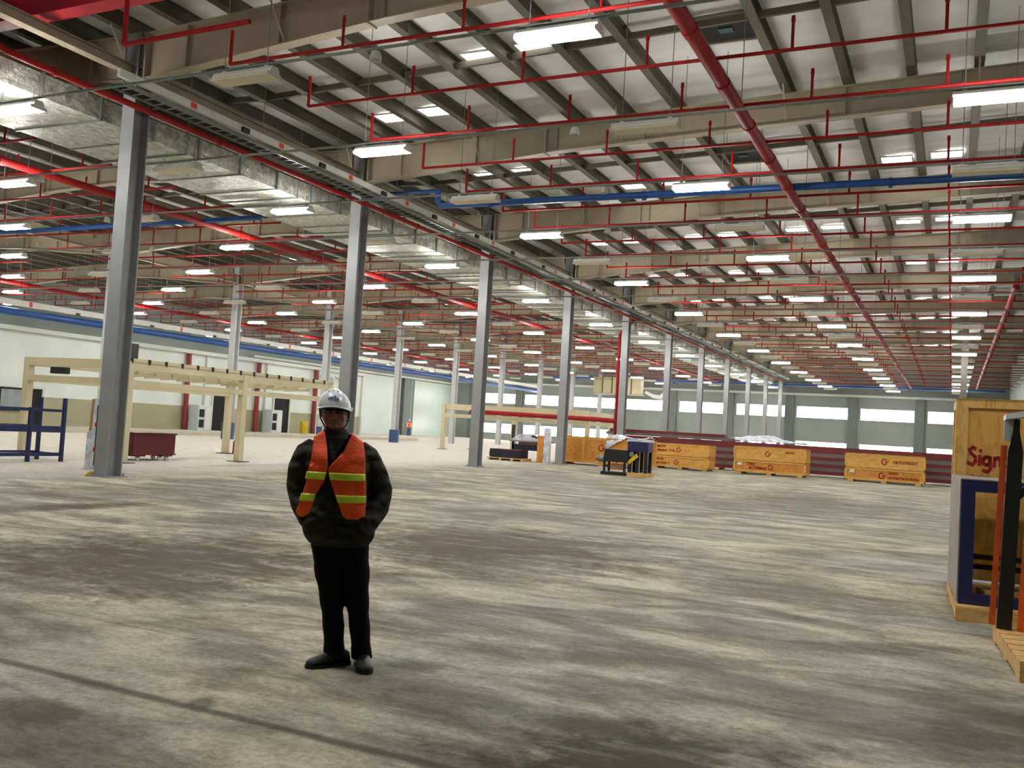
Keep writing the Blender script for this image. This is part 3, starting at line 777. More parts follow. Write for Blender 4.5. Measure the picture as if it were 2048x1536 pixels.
def mkb(m, w, h, y): logo(m, .0, h * .64, .13, y); stroke(m, [(-.25, .3), (-.2, .35)], .06, y); stroke(m, [(.75, .22), (.85, .27), (.8, .2)], .05, y); scrawl(m, w / 2 - .42, h * .55, .3, .16, y, 12)
tb = crate_box('wooden_crate', 'big orange-brown crate behind the column, half covered by a plastic sheet', -17.1, -12.5, 41.2, 1.3, 0, 1.32, M['crated'], mkb, None, (.3, .82), rot=0)
# plastic sheet over that crate
def sheet(name, label, x0, x1, y0, y1, zf, seed, nx=26, ny=14, fringe=0.0, group=None):
    r = random.Random(seed); b = MB(); V = []; F = []
    for j in range(ny + 1):
        for i in range(nx + 1):
            u, v = i / nx, j / ny; x = x0 + (x1 - x0) * u; y = y0 + (y1 - y0) * v
            V.append((x + r.uniform(-.04, .04), y + r.uniform(-.04, .04), zf(u, v) + r.uniform(0, .05)))
    for j in range(ny):
        for i in range(nx):
            a = j * (nx + 1) + i; F.append((a, a + 1, a + nx + 2, a + nx + 1))
    b.add(V, F); o = b.build(name, M['wrap'], smooth=True); m = o.modifiers.new('t', 'SOLIDIFY'); m.thickness = .012; m.offset = 1
    return tag(o, label, 'plastic sheet', group)
def zcr(u, v):
    d = 1.36 + .14 * math.sin(u * 7) * math.sin(v * PI)
    return d if v > .12 else d - (.12 - v) * 4.5 * max(0, 1.2 - u * 2.4)
sheet('plastic_sheet', 'crumpled clear plastic sheet draped over the big orange-brown crate', -14.6, -12.6, 41.12, 42.4, zcr, 3)
# crate wrapped panel standing beside the column
t = thing('wrapped_panel', 'white plastic wrapped panel standing on end beside a far column', 'panel', (-17.05, 39.95, 0), .25)
MB().box(-.42, -.12, -.1, .35, 0, 1.25).build('board', M['crated'], t)
MB().box(-.12, .16, -.12, .35, 0, 1.62).build('plastic_wrap', M['wrap'], t)
b = MB()
for z in (.25, .8, 1.35): b.box(-.135, -.115, -.125, -.05, z, z + .14)
b.build('red_tape', M['text'], t)

# long rails stacked behind the crates
r = random.Random(5)
layers = [(-17.2, 3.6, 49.3, 8)]
cnt = 0
for L in range(8):
    for q in range(3):
        red = (L + q) % 2 == 0
        z = .12 + L * .175; yy = 48.8 + q * .42
        x0 = -17.0 + r.uniform(-.3, .3) + L * .02; x1 = 4.3 - r.uniform(0, .4)
        bb = MB(); h = .1745; w_ = .34
        bb.box(x0, x1, yy, yy + w_, z, z + .02); bb.box(x0, x1, yy, yy + .03, z + .02, z + h); bb.box(x0, x1, yy + w_ - .03, yy + w_, z + .02, z + h)
        bb.box(x0, x1, yy + .03, yy + w_ - .03, z + .07, z + .085)
        o = bb.build('steel_rail', M['railred'] if red or L == 7 and q == 0 else M['railgrey'])
        rowt = ['front', 'middle', 'back'][q]
        tag(o, 'long %s steel rail, %s row of the pile behind crates, %s layer up' % ('dark red' if red or L == 7 and q == 0 else 'grey', rowt, ordw(L + 1)), 'steel rail', 'stacked steel rails')
for q, xx in enumerate([-15, -11, -7, -3, 1, 3.6]):
    o = MB().box(xx - .06, xx + .06, 48.7, 50.15, 0, .12).build('timber_bearer', M['pallet'])
    tag(o, 'timber bearer under the pile of steel rails, %s from the left' % ordw(q + 1), 'timber', 'timber bearers under the rails')
for L in range(2):
    for q in range(4):
        x0, x1 = -17.3 + r.uniform(0, .3), -9.9 - .8 * L - r.uniform(0, .5)
        o = MB().box(x0, x1, 48.8 + q * .33, 49.1 + q * .33, 1.522 + L * .16, 1.68 + L * .16).build('steel_rail', M['railred'] if (L + q) % 3 else M['railgrey'])
        tag(o, 'shorter steel rail on top of the pile, %s layer, %s from front' % (ordw(L + 1), ordw(q + 1)), 'steel rail', 'short rails on the pile')
def zh(u, v): return 1.56 + .32 * math.exp(-((u - .45) / .28) ** 2) * math.sin(PI * v) + .05 * math.sin(u * 19) * math.sin(v * 9)
sheet('plastic_sheet', 'heap of white plastic sheeting on top of the stacked rails', -10.8, -6.6, 48.9, 50.1, zh, 9, 40, 14)

# ------------------------------------------------------------------ blue machine
t = thing('conveyor_machine', 'dark blue machine with a roller and yellow chain guard before the crates', 'machine', (-11.0, 33.6, 0), .05)
b = MB()
b.box(-.92, .12, -.38, .38, 0, .12); b.build('base_frame', M['black'], t)
b = MB(); b.prism([(-.85, .5), (.12, .5), (.12, .95), (-.8, .97)], 1, -.36, .36); b.build('drive_housing', M['black'], t)
for sx in (-.84, -.06):
    for sy in (-.34, .28): MB().box(sx, sx + .08, sy, sy + .07, .12, .52).build('leg', M['dnavy'], t)
b = MB(); b.tube([(-.86, -.1, .6), (-1.08, -.1, .6)], .14, 16); b.tube([(-1.08, -.1, .6), (-1.14, -.1, .6)], .08, 16); b.build('motor', M['conduit'], t, smooth=True)
b = MB(); b.box(.06, .84, -.3, .5, .92, 1.3); b.build('control_cabinet', M['navy'], t)
MB().box(.04, .86, -.32, .52, 1.3, 1.38).build('plastic_cover', M['wrap'], t)
for sx in (.1, .38, .7):
    for sy in (-.26, .38): MB().box(sx, sx + .12, sy, sy + .1, .14, .94).build('leg', M['dnavy'], t)
MB().prism([(.16, .44), (.5, .74), (.42, .86), (.1, .56)], 1, -.36, -.32).build('chain_guard', M['yellow'], t)
MB().tube([(.24, -.38, .82), (.24, -.3, .82)], .09, 14).build('wheel', M['conduit'], t)
MB().box(.1, .9, -.4, .5, 0, .14).build('pallet', M['pallet'], t)
MB().box(-.6, -.1, -.2, .2, .2, .42).build('carton', M['card'], t)

# low machine parts on pallets left of the big crate
t = thing('machine_section', 'long low dark blue machine section on a wooden pallet', 'machine', (-18.75, 39.6, 0))
b = MB().box(-.95, .9, -.5, .5, .09, .13)
for x in (-.9, -.3, .3, .8): b.box(x, x + .1, -.5, .5, 0, .09)
b.build('pallet', M['pallet'], t)
MB().box(-.85, .75, -.42, .42, .14, .5).build('bed', M['dnavy'], t)
b = MB(); b.box(-.85, -.35, -.45, -.43, .2, .42); b.box(.3, .7, -.45, -.43, .2, .42); b.build('covers', M['black'], t)
MB().box(-.85, .75, -.42, .42, .5, .53).build('top_rail', M['railred'], t)
t = thing('machine_section', 'tall dark machine section topped by a plastic sheet beside the big crate', 'machine', (-18.3, 41.0, 0))
b = MB()
for x in (-.85, .75):
    for y in (-.4, .34): b.box(x, x + .1, y, y + .08, 0, .9)
b.box(-.85, .85, -.4, .42, .5, .78); b.build('frame', M['dnavy'], t)
b = MB().box(-.95, .95, -.5, .5, .9, .97); b.build('table', M['panelgrey'], t)
MB().box(-.55, .5, -.3, .3, .78, .9).build('carton', M['card'], t)
MB().prism([(-.92, .97), (.8, .97), (.55, 1.1), (.3, 1.3), (-.4, 1.28), (-.72, 1.1)], 1, -.45, .4).build('plastic_cover', M['wrap'], t)
MB().box(-.98, -.88, -.2, .0, .9, 1.7).build('mast', M['dnavy'], t)
MB().bar((.2, -.3, 1.2), (1.0, -.3, 1.02), .3, .08).build('hood', M['panelgrey'], t)

# ------------------------------------------------------------------ cream gantries
def post(b, x, y, h, w=.2):
    b.box(x - w / 2, x + w / 2, y - w / 2, y + w / 2, .02, h)
def foot(x, y, p):
    MB().box(x - .24, x + .24, y - .24, y + .24, 0, .025).build('foot_plate', M['purlin'], p)
t = thing('steel_gantry', 'cream painted steel gantry with notched top beam behind the nearest column', 'gantry')
xr, xl, ya, yb, yc = -19.85, -23.75, 17.95, 22.4, 26.75
for (x, y) in ((xl, ya), (xr, ya), (xr, yb), (xl, 26.1), (xr, yc)):
    b = MB(); post(b, x, y, 2.72); b.build('post', M['cream'], t); foot(x, y, t)
def beamx(x0, x1, y, z, h, nm='cross_beam', w=.16): return MB().box(x0, x1, y - w / 2, y + w / 2, z, z + h).build(nm, M['cream'], t)
def beamy(x, y0, y1, z, h, nm='long_beam', w=.16): return MB().box(x - w / 2, x + w / 2, y0, y1, z, z + h).build(nm, M['cream'], t)
beamx(xl - .1, xr, ya, 2.5, .24); beamx(xl, xr, ya, 2.08, .16)
beamy(xr, ya, yc + .1, 2.5, .2); beamy(xr, ya, yc, 2.06, .16); beamy(xl, ya, 26.1, 2.5, .2); beamy(xl, ya, 26.1, 2.06, .16)
beamx(xl, xr, yb, 2.5, .16); beamx(xl, xr, 26.1, 2.5, .16)
y = ya
while y < yc - .3: MB().box(xr + .02, xr + .1, y + .05, y + .54, 2.7, 2.79).build('top_plate', M['cream'], t); y += .6
y = ya
while y < yc: MB().box(xr + .0, xr + .108, y - .012, y + .03, 2.66, 2.8).build('clip', M['black'], t); y += .6
y = ya + .4
while y < yc - .4: MB().bar((xr - .1, y, 2.42), (xr - 1.2, y + .02, 2.38), .05, .1).build('side_arm', M['cream'], t); y += .62
MB().box(-22.75, -22.2, ya - .1, ya + .1, 2.3, 2.48).build('control_box', M['black'], t)
t = thing('steel_gantry', 'far cream painted steel gantry around the horizontal red pipe', 'gantry')
X0, X1, Y0_, Y1_ = -27.9, -18.6, 49.3, 53.2
for (x, y) in ((X0, Y0_), (-23.1, Y0_), (X1, Y0_), (X0, Y1_), (-26.0, Y1_ + 2), (X1, Y1_)):
    b = MB(); post(b, x, y, 2.7, .22); b.build('post', M['cream'], t); foot(x, y, t)
beamx(X0 - .1, X1 + .1, Y0_, 2.44, .32); beamx(X0, X1, Y0_, 1.96, .2); beamx(X0, X1, Y1_, 2.44, .26); beamx(X0, X1, Y1_, 1.96, .18)
beamy(X0, Y0_, Y1_, 2.44, .26); beamy(X1, Y0_, Y1_, 2.44, .26); beamy(-23.1, Y0_, Y1_, 2.44, .2)

# ------------------------------------------------------------------ left objects
t = thing('steel_rack', 'dark blue open steel rack at the left edge of the photo', 'rack', (-20.6, 15.3, 0))
for y in (-1.45, -.55, .42, 1.38):
    MB().box(-.04, .04, y - .04, y + .04, 0, 1.62 if y != .42 else 1.35).build('post', M['navy'], t)
for y in (-1.45, 1.38): MB().box(-.94, -.86, y - .04, y + .04, 0, 1.62).build('post', M['navy'], t)
for z, h in ((1.26, .07), (.74, .16), (.14, .09)):
    MB().box(-.03, .03, -1.45, 1.38, z, z + h).build('front_rail', M['navy'], t); MB().box(-.93, -.87, -1.45, 1.38, z, z + h).build('back_rail', M['navy'], t)
for y in (-1.45, 1.38):
    for z in (.74, .14): MB().box(-.9, 0, y - .02, y + .02, z, z + .07).build('side_rail', M['navy'], t)
t = thing('wrapped_panel', 'tall board wrapped in blue-white plastic leaning by the nearest column', 'panel', (-18.1, 15.55, 0), -.15)
b = MB(); b.prism([(-.22, 0), (-.0, 0), (.06, 1.64), (-.12, 1.64)], 1, -.08, .28); b.build('cardboard', M['card'], t)
b = MB(); b.prism([(-.2, 0), (.14, 0), (.2, .9), (.2, 1.66), (.02, 1.66), (.0, .92), (-.2, .84)], 1, -.1, .3); b.build('plastic_wrap', M['wrap'], t)
b = MB(); b.box(.16, .2, -.11, .3, .1, 1.5); b.build('edge_strip', M['dnavy'], t)
b = MB()
for z in (.42, 1.0): b.box(.12, .2, -.115, -.08, z, z + .1)
b.build('red_tape', M['text'], t)
t = thing('wheeled_cart', 'dark red steel cart on casters behind the nearest column', 'cart', (-20.95, 19.75, 0), .0)
MB().box(-.35, .35, -.75, .78, .18, .78).build('bin', M['cart'], t)
b = MB(); b.box(-.38, .38, -.78, .81, .74, .79); b.box(-.38, .38, -.78, .81, .16, .2); b.build('rim', M['cart'], t)
for (x, y) in ((.26, -.5), (.26, .56), (-.26, -.5), (-.26, .56), (.26, .3)):
    w_ = MB().tube([(x - .025, y, .07), (x + .025, y, .07)], .07, 14).build('caster', M['paper'], t, smooth=True)
    MB().box(x - .04, x + .04, y - .04, y + .04, .1, .17).build('fork', M['black'], w_)
for (x, y) in ((.1, -.5), (.1, .5)): MB().box(-.3, .36, y - .2, y + .2, .12, .18).build('foot_box', M['cart'], t)
t = thing('fire_extinguisher', 'red fire extinguisher on the floor beside a gantry post', 'fire extinguisher', (-23.35, 26.15, 0))
MB().lathe([(.085, 0), (.085, .42), (.06, .49), (.03, .52), (.03, .55)], n=16).build('cylinder', M['red'], t, smooth=True)
MB().box(-.03, .1, -.02, .02, .55, .6).build('valve', M['black'], t); MB().tube([(.05, 0, .57), (.12, 0, .45), (.11, 0, .2)], .014, 8).build('hose', M['black'], t)
# cabinets against the left wall
for i, (y, lab) in enumerate([(44.9, 'pale electrical cabinet with glass windows left of the first dark doorway'), (51.9, 'pale electrical cabinet with glass windows left of the second dark doorway')]):
    t = thing('electrical_cabinet', lab, 'cabinet', (-43.2, y, .2))
    MB().box(-.4, .4, -.5, .6, 0, 1.6).build('body', paint('pale_cabinet_paint', rgb(196, 206, 208), .4, 0, .05, 3), t)
    for z in (.2, .85):
        MB().box(.4, .42, -.42, .0, z, z + .5).build('glass_window', M['dark'], t)
    MB().box(.4, .43, .08, .55, .1, 1.5).build('door', M['white'], t)
for y, lab in ((44.3, 'red vertical pipe on the left wall beside the first cabinet'), (50.9, 'red vertical pipe on the left wall beside the second cabinet'), (57.4, 'red vertical pipe on the left wall right of the doorways')):
    o = MB().tube([(-43.8, y, .2), (-43.8, y, 5.0)], .16, 12).build('wall_pipe', paint('dull_red_pipe', rgb(140, 48, 40), .5), smooth=True); tag(o, lab, 'pipe', 'red pipes on the left wall')
o = MB().lathe([(.28, 0), (.3, .05), (.28, .3), (.3, .33), (.28, .6), (.3, .63), (.28, .88), (.25, .9)], (-43.1, 55.4, .2), 18).build('steel_drum', M['yellow'], smooth=True)
tag(o, 'yellow drum against the left wall right of the second doorway', 'drum')
t = thing('traffic_cone', 'orange cone in the first dark doorway', 'cone', (-43.2, 47.2, .2))
MB().box(-.2, .2, -.2, .2, 0, .04).build('base', M['black'], t); MB().lathe([(.15, .04), (.03, .75), (.02, .76)], n=16).build('cone', M['orange'], t, smooth=True)
MB().lathe([(.108, .3), (.085, .44)], n=16).build('band', M['paper'], t)
t = thing('ventilation_box', 'tall black box fixed high on the left wall', 'box', (-43.75, 39.6, 3.55))
MB().box(-.24, .24, -.35, .35, 0, 1.6).build('casing', M['black'], t)
fl = None
for i, y in enumerate((57.9, 58.9, 59.9, 60.9)):
    t = thing('wall_light', 'small white wall floodlight on the left wall, %s from the left' % ordw(i + 1), 'wall light', (-43.6, y, 4.5), 0, 'small wall floodlights')
    MB().bar((-.35, 0, .2), (0, 0, .1), .05, .05).build('arm', M['conduit'], t); MB().bar((-.1, 0, .12), (.25, 0, -.08), .35, .16).build('head', M['white'], t)
# fabric bags and vent hood near the far wall
t = thing('air_unit', 'pale boxed air handling unit hung high before the far wall', 'air unit', (-31.5, 92, 5.7))
for k in range(5): MB().box(k * 1.05 - 2.6, k * 1.05 - 1.7, -.5, .5, 0, 1.7).build('cabinet', M['cream'], t)
b = MB(); b.box(-2.7, 2.7, -.6, .6, -.08, 0); b.build('support_frame', M['beam'], t)
for x in (-2.5, 2.5): MB().tube([(x, 0, 1.7), (x, 0, 4.0)], .03, 6).build('hanger', M['conduit'], t)
MB().tube([(2.9, 0, .3), (3.8, 0, -.1), (4.6, -.2, -.2), (5.4, -.3, .5)], [.15, .2, .25, .22], 10).build('fabric_hose', M['paper'], t, smooth=True)

# ------------------------------------------------------------------ right foreground
def pallet(b, x0, x1, y0, y1, z=.13, nb=7):
    st = .028
    for k in range(nb):
        w = (y1 - y0) / nb; b.box(x0, x1, y0 + w * k + .012, y0 + w * (k + 1) - .012, z - st, z)
    for x in (x0, (x0 + x1) / 2 - .05, x1 - .1): b.box(x, x + .1, y0, y1, .025, z - st)
    b.box(x0, x1, y0 - .02, y0, .0, z - .005)
    for k in (0, nb // 2, nb - 1):
        w = (y1 - y0) / nb; b.box(x0, x1, y0 + w * k + .012, y0 + w * (k + 1) - .012, 0, .025)
t = thing('plywood_crate', 'tall plywood crate with red handwritten lettering at the right edge', 'crate', (.03, 11.9, 0), .02)
b = MB().box(.05, 1.75, .03, 1.2, .14, 2.17); b.build('panels', M['ply'], t)
b = MB(); bw = .13
b.box(0, bw, 0, .03, .14, 2.2); b.box(1.67, 1.8, 0, .03, .14, 2.2); b.box(bw, 1.67, 0, .03, 2.09, 2.2); b.box(bw, 1.67, 0, .03, .14, .28)
b.box(0, .03, .03, .16, .14, 2.2); b.box(0, .03, 1.07, 1.2, .14, 2.2); b.box(0, .03, .16, 1.07, 2.08, 2.2); b.box(0, .03, .16, 1.07, .14, .28)
b.build('battens', M['batten'], t)
MB().box(0, 1.8, 0, 1.2, 2.17, 2.2).build('lid', M['ply'], t)
for x in (.1, .85, 1.6): MB().box(x, x + .12, 0, 1.2, 0, .14).build('skid', M['black'], t)
b = MB(); yy = .026; LET = [MB() for _ in range(5)]
def glyph(b, x, z, s):
    W = .034; b = LET[0]
    stroke(b, [(x + .15 * s, z + .94 * s), (x + .02 * s, z + 1.0 * s), (x - .14 * s, z + .86 * s), (x - .06 * s, z + .66 * s), (x + .14 * s, z + .5 * s), (x + .17 * s, z + .26 * s), (x + .02 * s, z + .06 * s), (x - .2 * s, z + .16 * s)], W, yy)
    b = LET[1]; stroke(b, [(x + .36 * s, z + .06 * s), (x + .37 * s, z + .56 * s)], W, yy); stroke(b, [(x + .39 * s, z + .8 * s), (x + .4 * s, z + .86 * s)], W, yy)
    b = LET[2]; stroke(b, [(x + .86 * s, z + .5 * s)] + arc(x + .7 * s, z + .3 * s, .17 * s, .22 * s, .9, 5.6, 9) + [(x + .88 * s, z + .5 * s), (x + .9 * s, z - .12 * s), (x + .76 * s, z - .3 * s), (x + .56 * s, z - .22 * s)], W, yy)
    b = LET[3]; stroke(b, [(x + 1.08 * s, z + .04 * s), (x + 1.1 * s, z + .5 * s), (x + 1.12 * s, z + .4 * s), (x + 1.26 * s, z + .52 * s), (x + 1.36 * s, z + .4 * s), (x + 1.38 * s, z + .04 * s)], W, yy)
    b = LET[4]; stroke(b, arc(x + 1.68 * s, z + .26 * s, .16 * s, .22 * s, .3, 6.5, 10), W, yy)
glyph(b, .185, 1.43, .21)
for L_ in LET: L_.build('red_letter', M['text'], t)
b2 = MB()
for cx in (.2, .28): stroke(b2, arc(cx, 1.27, .035, .04, 0, 6.3, 8), .03, yy)
b2.build('red_letter', M['text'], t)
b2 = MB(); stroke(b2, [(.63, 1.1), (.61, .9)], .025, yy); b2.build('red_drip', M['text'], t)

t = thing('shipping_pallet', 'pale wooden pallet under the blue steel frame at the right edge', 'pallet', (.08, 9.78, 0), .04)
b = MB(); pallet(b, 0, 1.2, 0, 1.95, .13, 9); b.build('deck', M['pallet'], t)
t = thing('machine_stand', 'blue painted steel frame with grey side panel standing on a pallet', 'machine frame', (.1, 9.95, .13), .05)
b = MB(); fw = .12; H = 1.18
MB().box(0, fw, 0, .1, 0, H).build('upright', M['navy'], t); MB().box(1.0, 1.0 + fw, 0, .1, 0, H).build('upright', M['navy'], t)
MB().box(fw, 1.0, 0, .1, H - .11, H).build('top_rail', M['navy'], t); MB().box(fw, 1.0, 0, .1, 0, .1).build('bottom_rail', M['navy'], t)
MB().box(-.012, .0, .02, 1.65, .02, H).build('side_panel', M['panelgrey'], t)
MB().box(0, fw, 1.4, 1.5, 0, H).build('upright', M['navy'], t); MB().box(1.0, 1.0 + fw, 1.4, 1.5, 0, H).build('upright', M['navy'], t)
for xx in (0, 1.02):
    for zz in (0, H - .08): MB().box(xx, xx + .1, .1, 1.4, zz, zz + .08).build('side_rail', M['navy'], t)
MB().box(-.01, 1.12, -.005, 1.65, H, H + .012).build('top_cover', M['panelgrey'], t)
for zz in (.26, .36): MB().box(fw, 1.0, .75, .83, zz, zz + .05).build('cross_bar', M['black'], t)
t = thing('scrap_timber', 'offcut of pale timber lying inside the blue steel frame', 'timber', (.3, 10.35, .132))
b = MB().bar((0, 0, .06), (.75, .25, .06), .22, .1); b.bar((.1, .3, .05), (.6, -.02, .17), .1, .05); b.build('boards', M['pallet'], t)
o = MB().bar((.22, 10.12, .16), (.6, 10.16, .16), .1, .05).build('strap_roll', M['text']); tag(o, 'red folded strap lying on the pallet inside the blue frame', 'strap')

t = thing('shipping_pallet', 'pale wooden pallet nearest the camera at the right edge', 'pallet', (.36, 7.45, 0), .075)
t.location = (.475, 7.45, 0)
b = MB(); pallet(b, 0, 1.1, 0, 1.5, .14, 7); b.build('deck', M['pallet'], t)
t = thing('lifting_frame', 'black steel mast with orange straps and white cover at the right edge', 'lifting frame', (.435, 8.75, .146)); t.rotation_euler = (0, .028, 0)
b = MB(); b.prism([(-.055, 0), (.055, 0), (.055, 1.45), (.02, 1.62), (.018, 1.72), (-.026, 1.72), (-.028, 1.62), (-.055, 1.45)], 1, -.05, .05); b.build('mast', M['black'], t)
b = MB(); b.prism([(.1, 1.2), (.14, 1.2), (.16, 1.34), (.2, 1.4), (.26, 1.42), (.26, 1.46), (.18, 1.44), (.12, 1.36)], 1, -.03, .03); b.build('hook', M['orange'], t)
b = MB(); b.bar((.04, 0, 1.08), (.14, 0, 1.22), .05, .05); b.bar((.13, 0, 1.2), (.13, 0, 1.36), .03, .05); b.build('hook_arm', M['black'], t)
b = MB(); b.add([(-.09, -.1, 1.71), (.55, -.1, 1.86), (.55, .3, 1.86), (-.09, .3, 1.71), (-.09, -.1, 1.755), (.55, -.1, 1.92), (.55, .3, 1.92), (-.09, .3, 1.755)],
              [(0, 3, 2, 1), (4, 5, 6, 7), (0, 1, 5, 4), (1, 2, 6, 5), (2, 3, 7, 6), (3, 0, 4, 7)])
b.box(-.09, .005, .06, .09, 1.54, 1.75); b.box(.07, .3, .08, .11, 1.52, 1.8); o = b.build('cover', paint('white_foam', rgb(236, 238, 240), .5), t); o['label'] = 'white plastic cover'
for x, y in ((-.085, .1), (.115, -.05)):
    st = MB(); st.bar((x, y, 0), (x + .005, y, 1.5), .048, .006, (0, 1, 0)); st.build('strap', M['orange'], t)
b = MB(); b.box(.14, .26, -1.05, -.93, 0, .52); b.box(.14, .26, -1.05, .1, .46, .52); b.build('foot_bracket', M['dnavy'], t)

# ------------------------------------------------------------------ people
def shear(b, k=.091):
    b.v = [(x - k * z, y, z) for x, y, z in b.v]; return b
def npts(path, n):  # resample polyline
    P = [Vector(p) for p in path]; out = []
    for i in range(len(P) - 1):
        for k in range(n): out.append(P[i].lerp(P[i + 1], k / n))
    return out + [P[-1]]
SK_ = NT('skin'); f_ = SK_.noise(SK_.obj(), 14, 3)
SK_.l(SK_.ramp(f_, [(.3, rgb(128, 78, 50)), (.7, rgb(152, 96, 64))]), SK_.b.inputs['Base Color']); SK_.b.inputs['Roughness'].default_value = .5
M['skin'] = SK_.m
J = NT('quilted_jacket'); wv = J.n('ShaderNodeTexWave'); wv.bands_direction = 'Z'; wv.inputs['Scale'].default_value = 3.2; wv.inputs['Distortion'].default_value = 7.0; wv.inputs['Detail'].default_value = 2
J.l(J.obj(), wv.inputs['Vector']); nz = J.noise(J.obj(), 7, 4)
J.l(J.ramp(nz, [(.3, rgb(22, 21, 13)), (.7, rgb(52, 48, 32))]), J.b.inputs['Base Color']); J.b.inputs['Roughness'].default_value = .75; J.b.inputs['Specular IOR Level'].default_value = .3
J.bump(J.math('ADD', wv.outputs['Fac'], J.math('MULTIPLY', nz, 2.2)), .7, .022)
M['jacket'] = J.m
M['trousers'] = paint('black_trousers', rgb(7, 7, 9), .85, 0, .15, 9, .3, .2)
M['shoe'] = paint('dark_leather', rgb(30, 28, 26), .5, 0, .15, 12)
M['collar'] = paint('black_scarf', rgb(14, 14, 16), .8, 0, .1, 30, .2)
V_ = NT('orange_vest'); nv = V_.noise(V_.mapped((3, 3, 8)), 4, 4)
V_.l(V_.ramp(nv, [(.3, rgb(250, 74, 16)), (.7, rgb(255, 98, 28))]), V_.b.inputs['Base Color']); V_.b.inputs['Roughness'].default_value = .6
V_.bump(nv, .5, .02); M['vest'] = V_.m
M['stripe'] = paint('yellow_reflective_tape', rgb(226, 248, 70), .35, 0, .1, 18)
M['helmet'] = paint('white_helmet_shell', rgb(238, 240, 242), .25, 0, .02, 4)
M['lensblack'] = paint('black_lens', rgb(8, 8, 9), .12, 0, .05, 4)
M['logo'] = paint('blue_emblem', rgb(40, 46, 110), .5, 0, .1, 20)
M['strapd'] = paint('dark_strap', rgb(36, 38, 34), .7, 0, .1, 20)

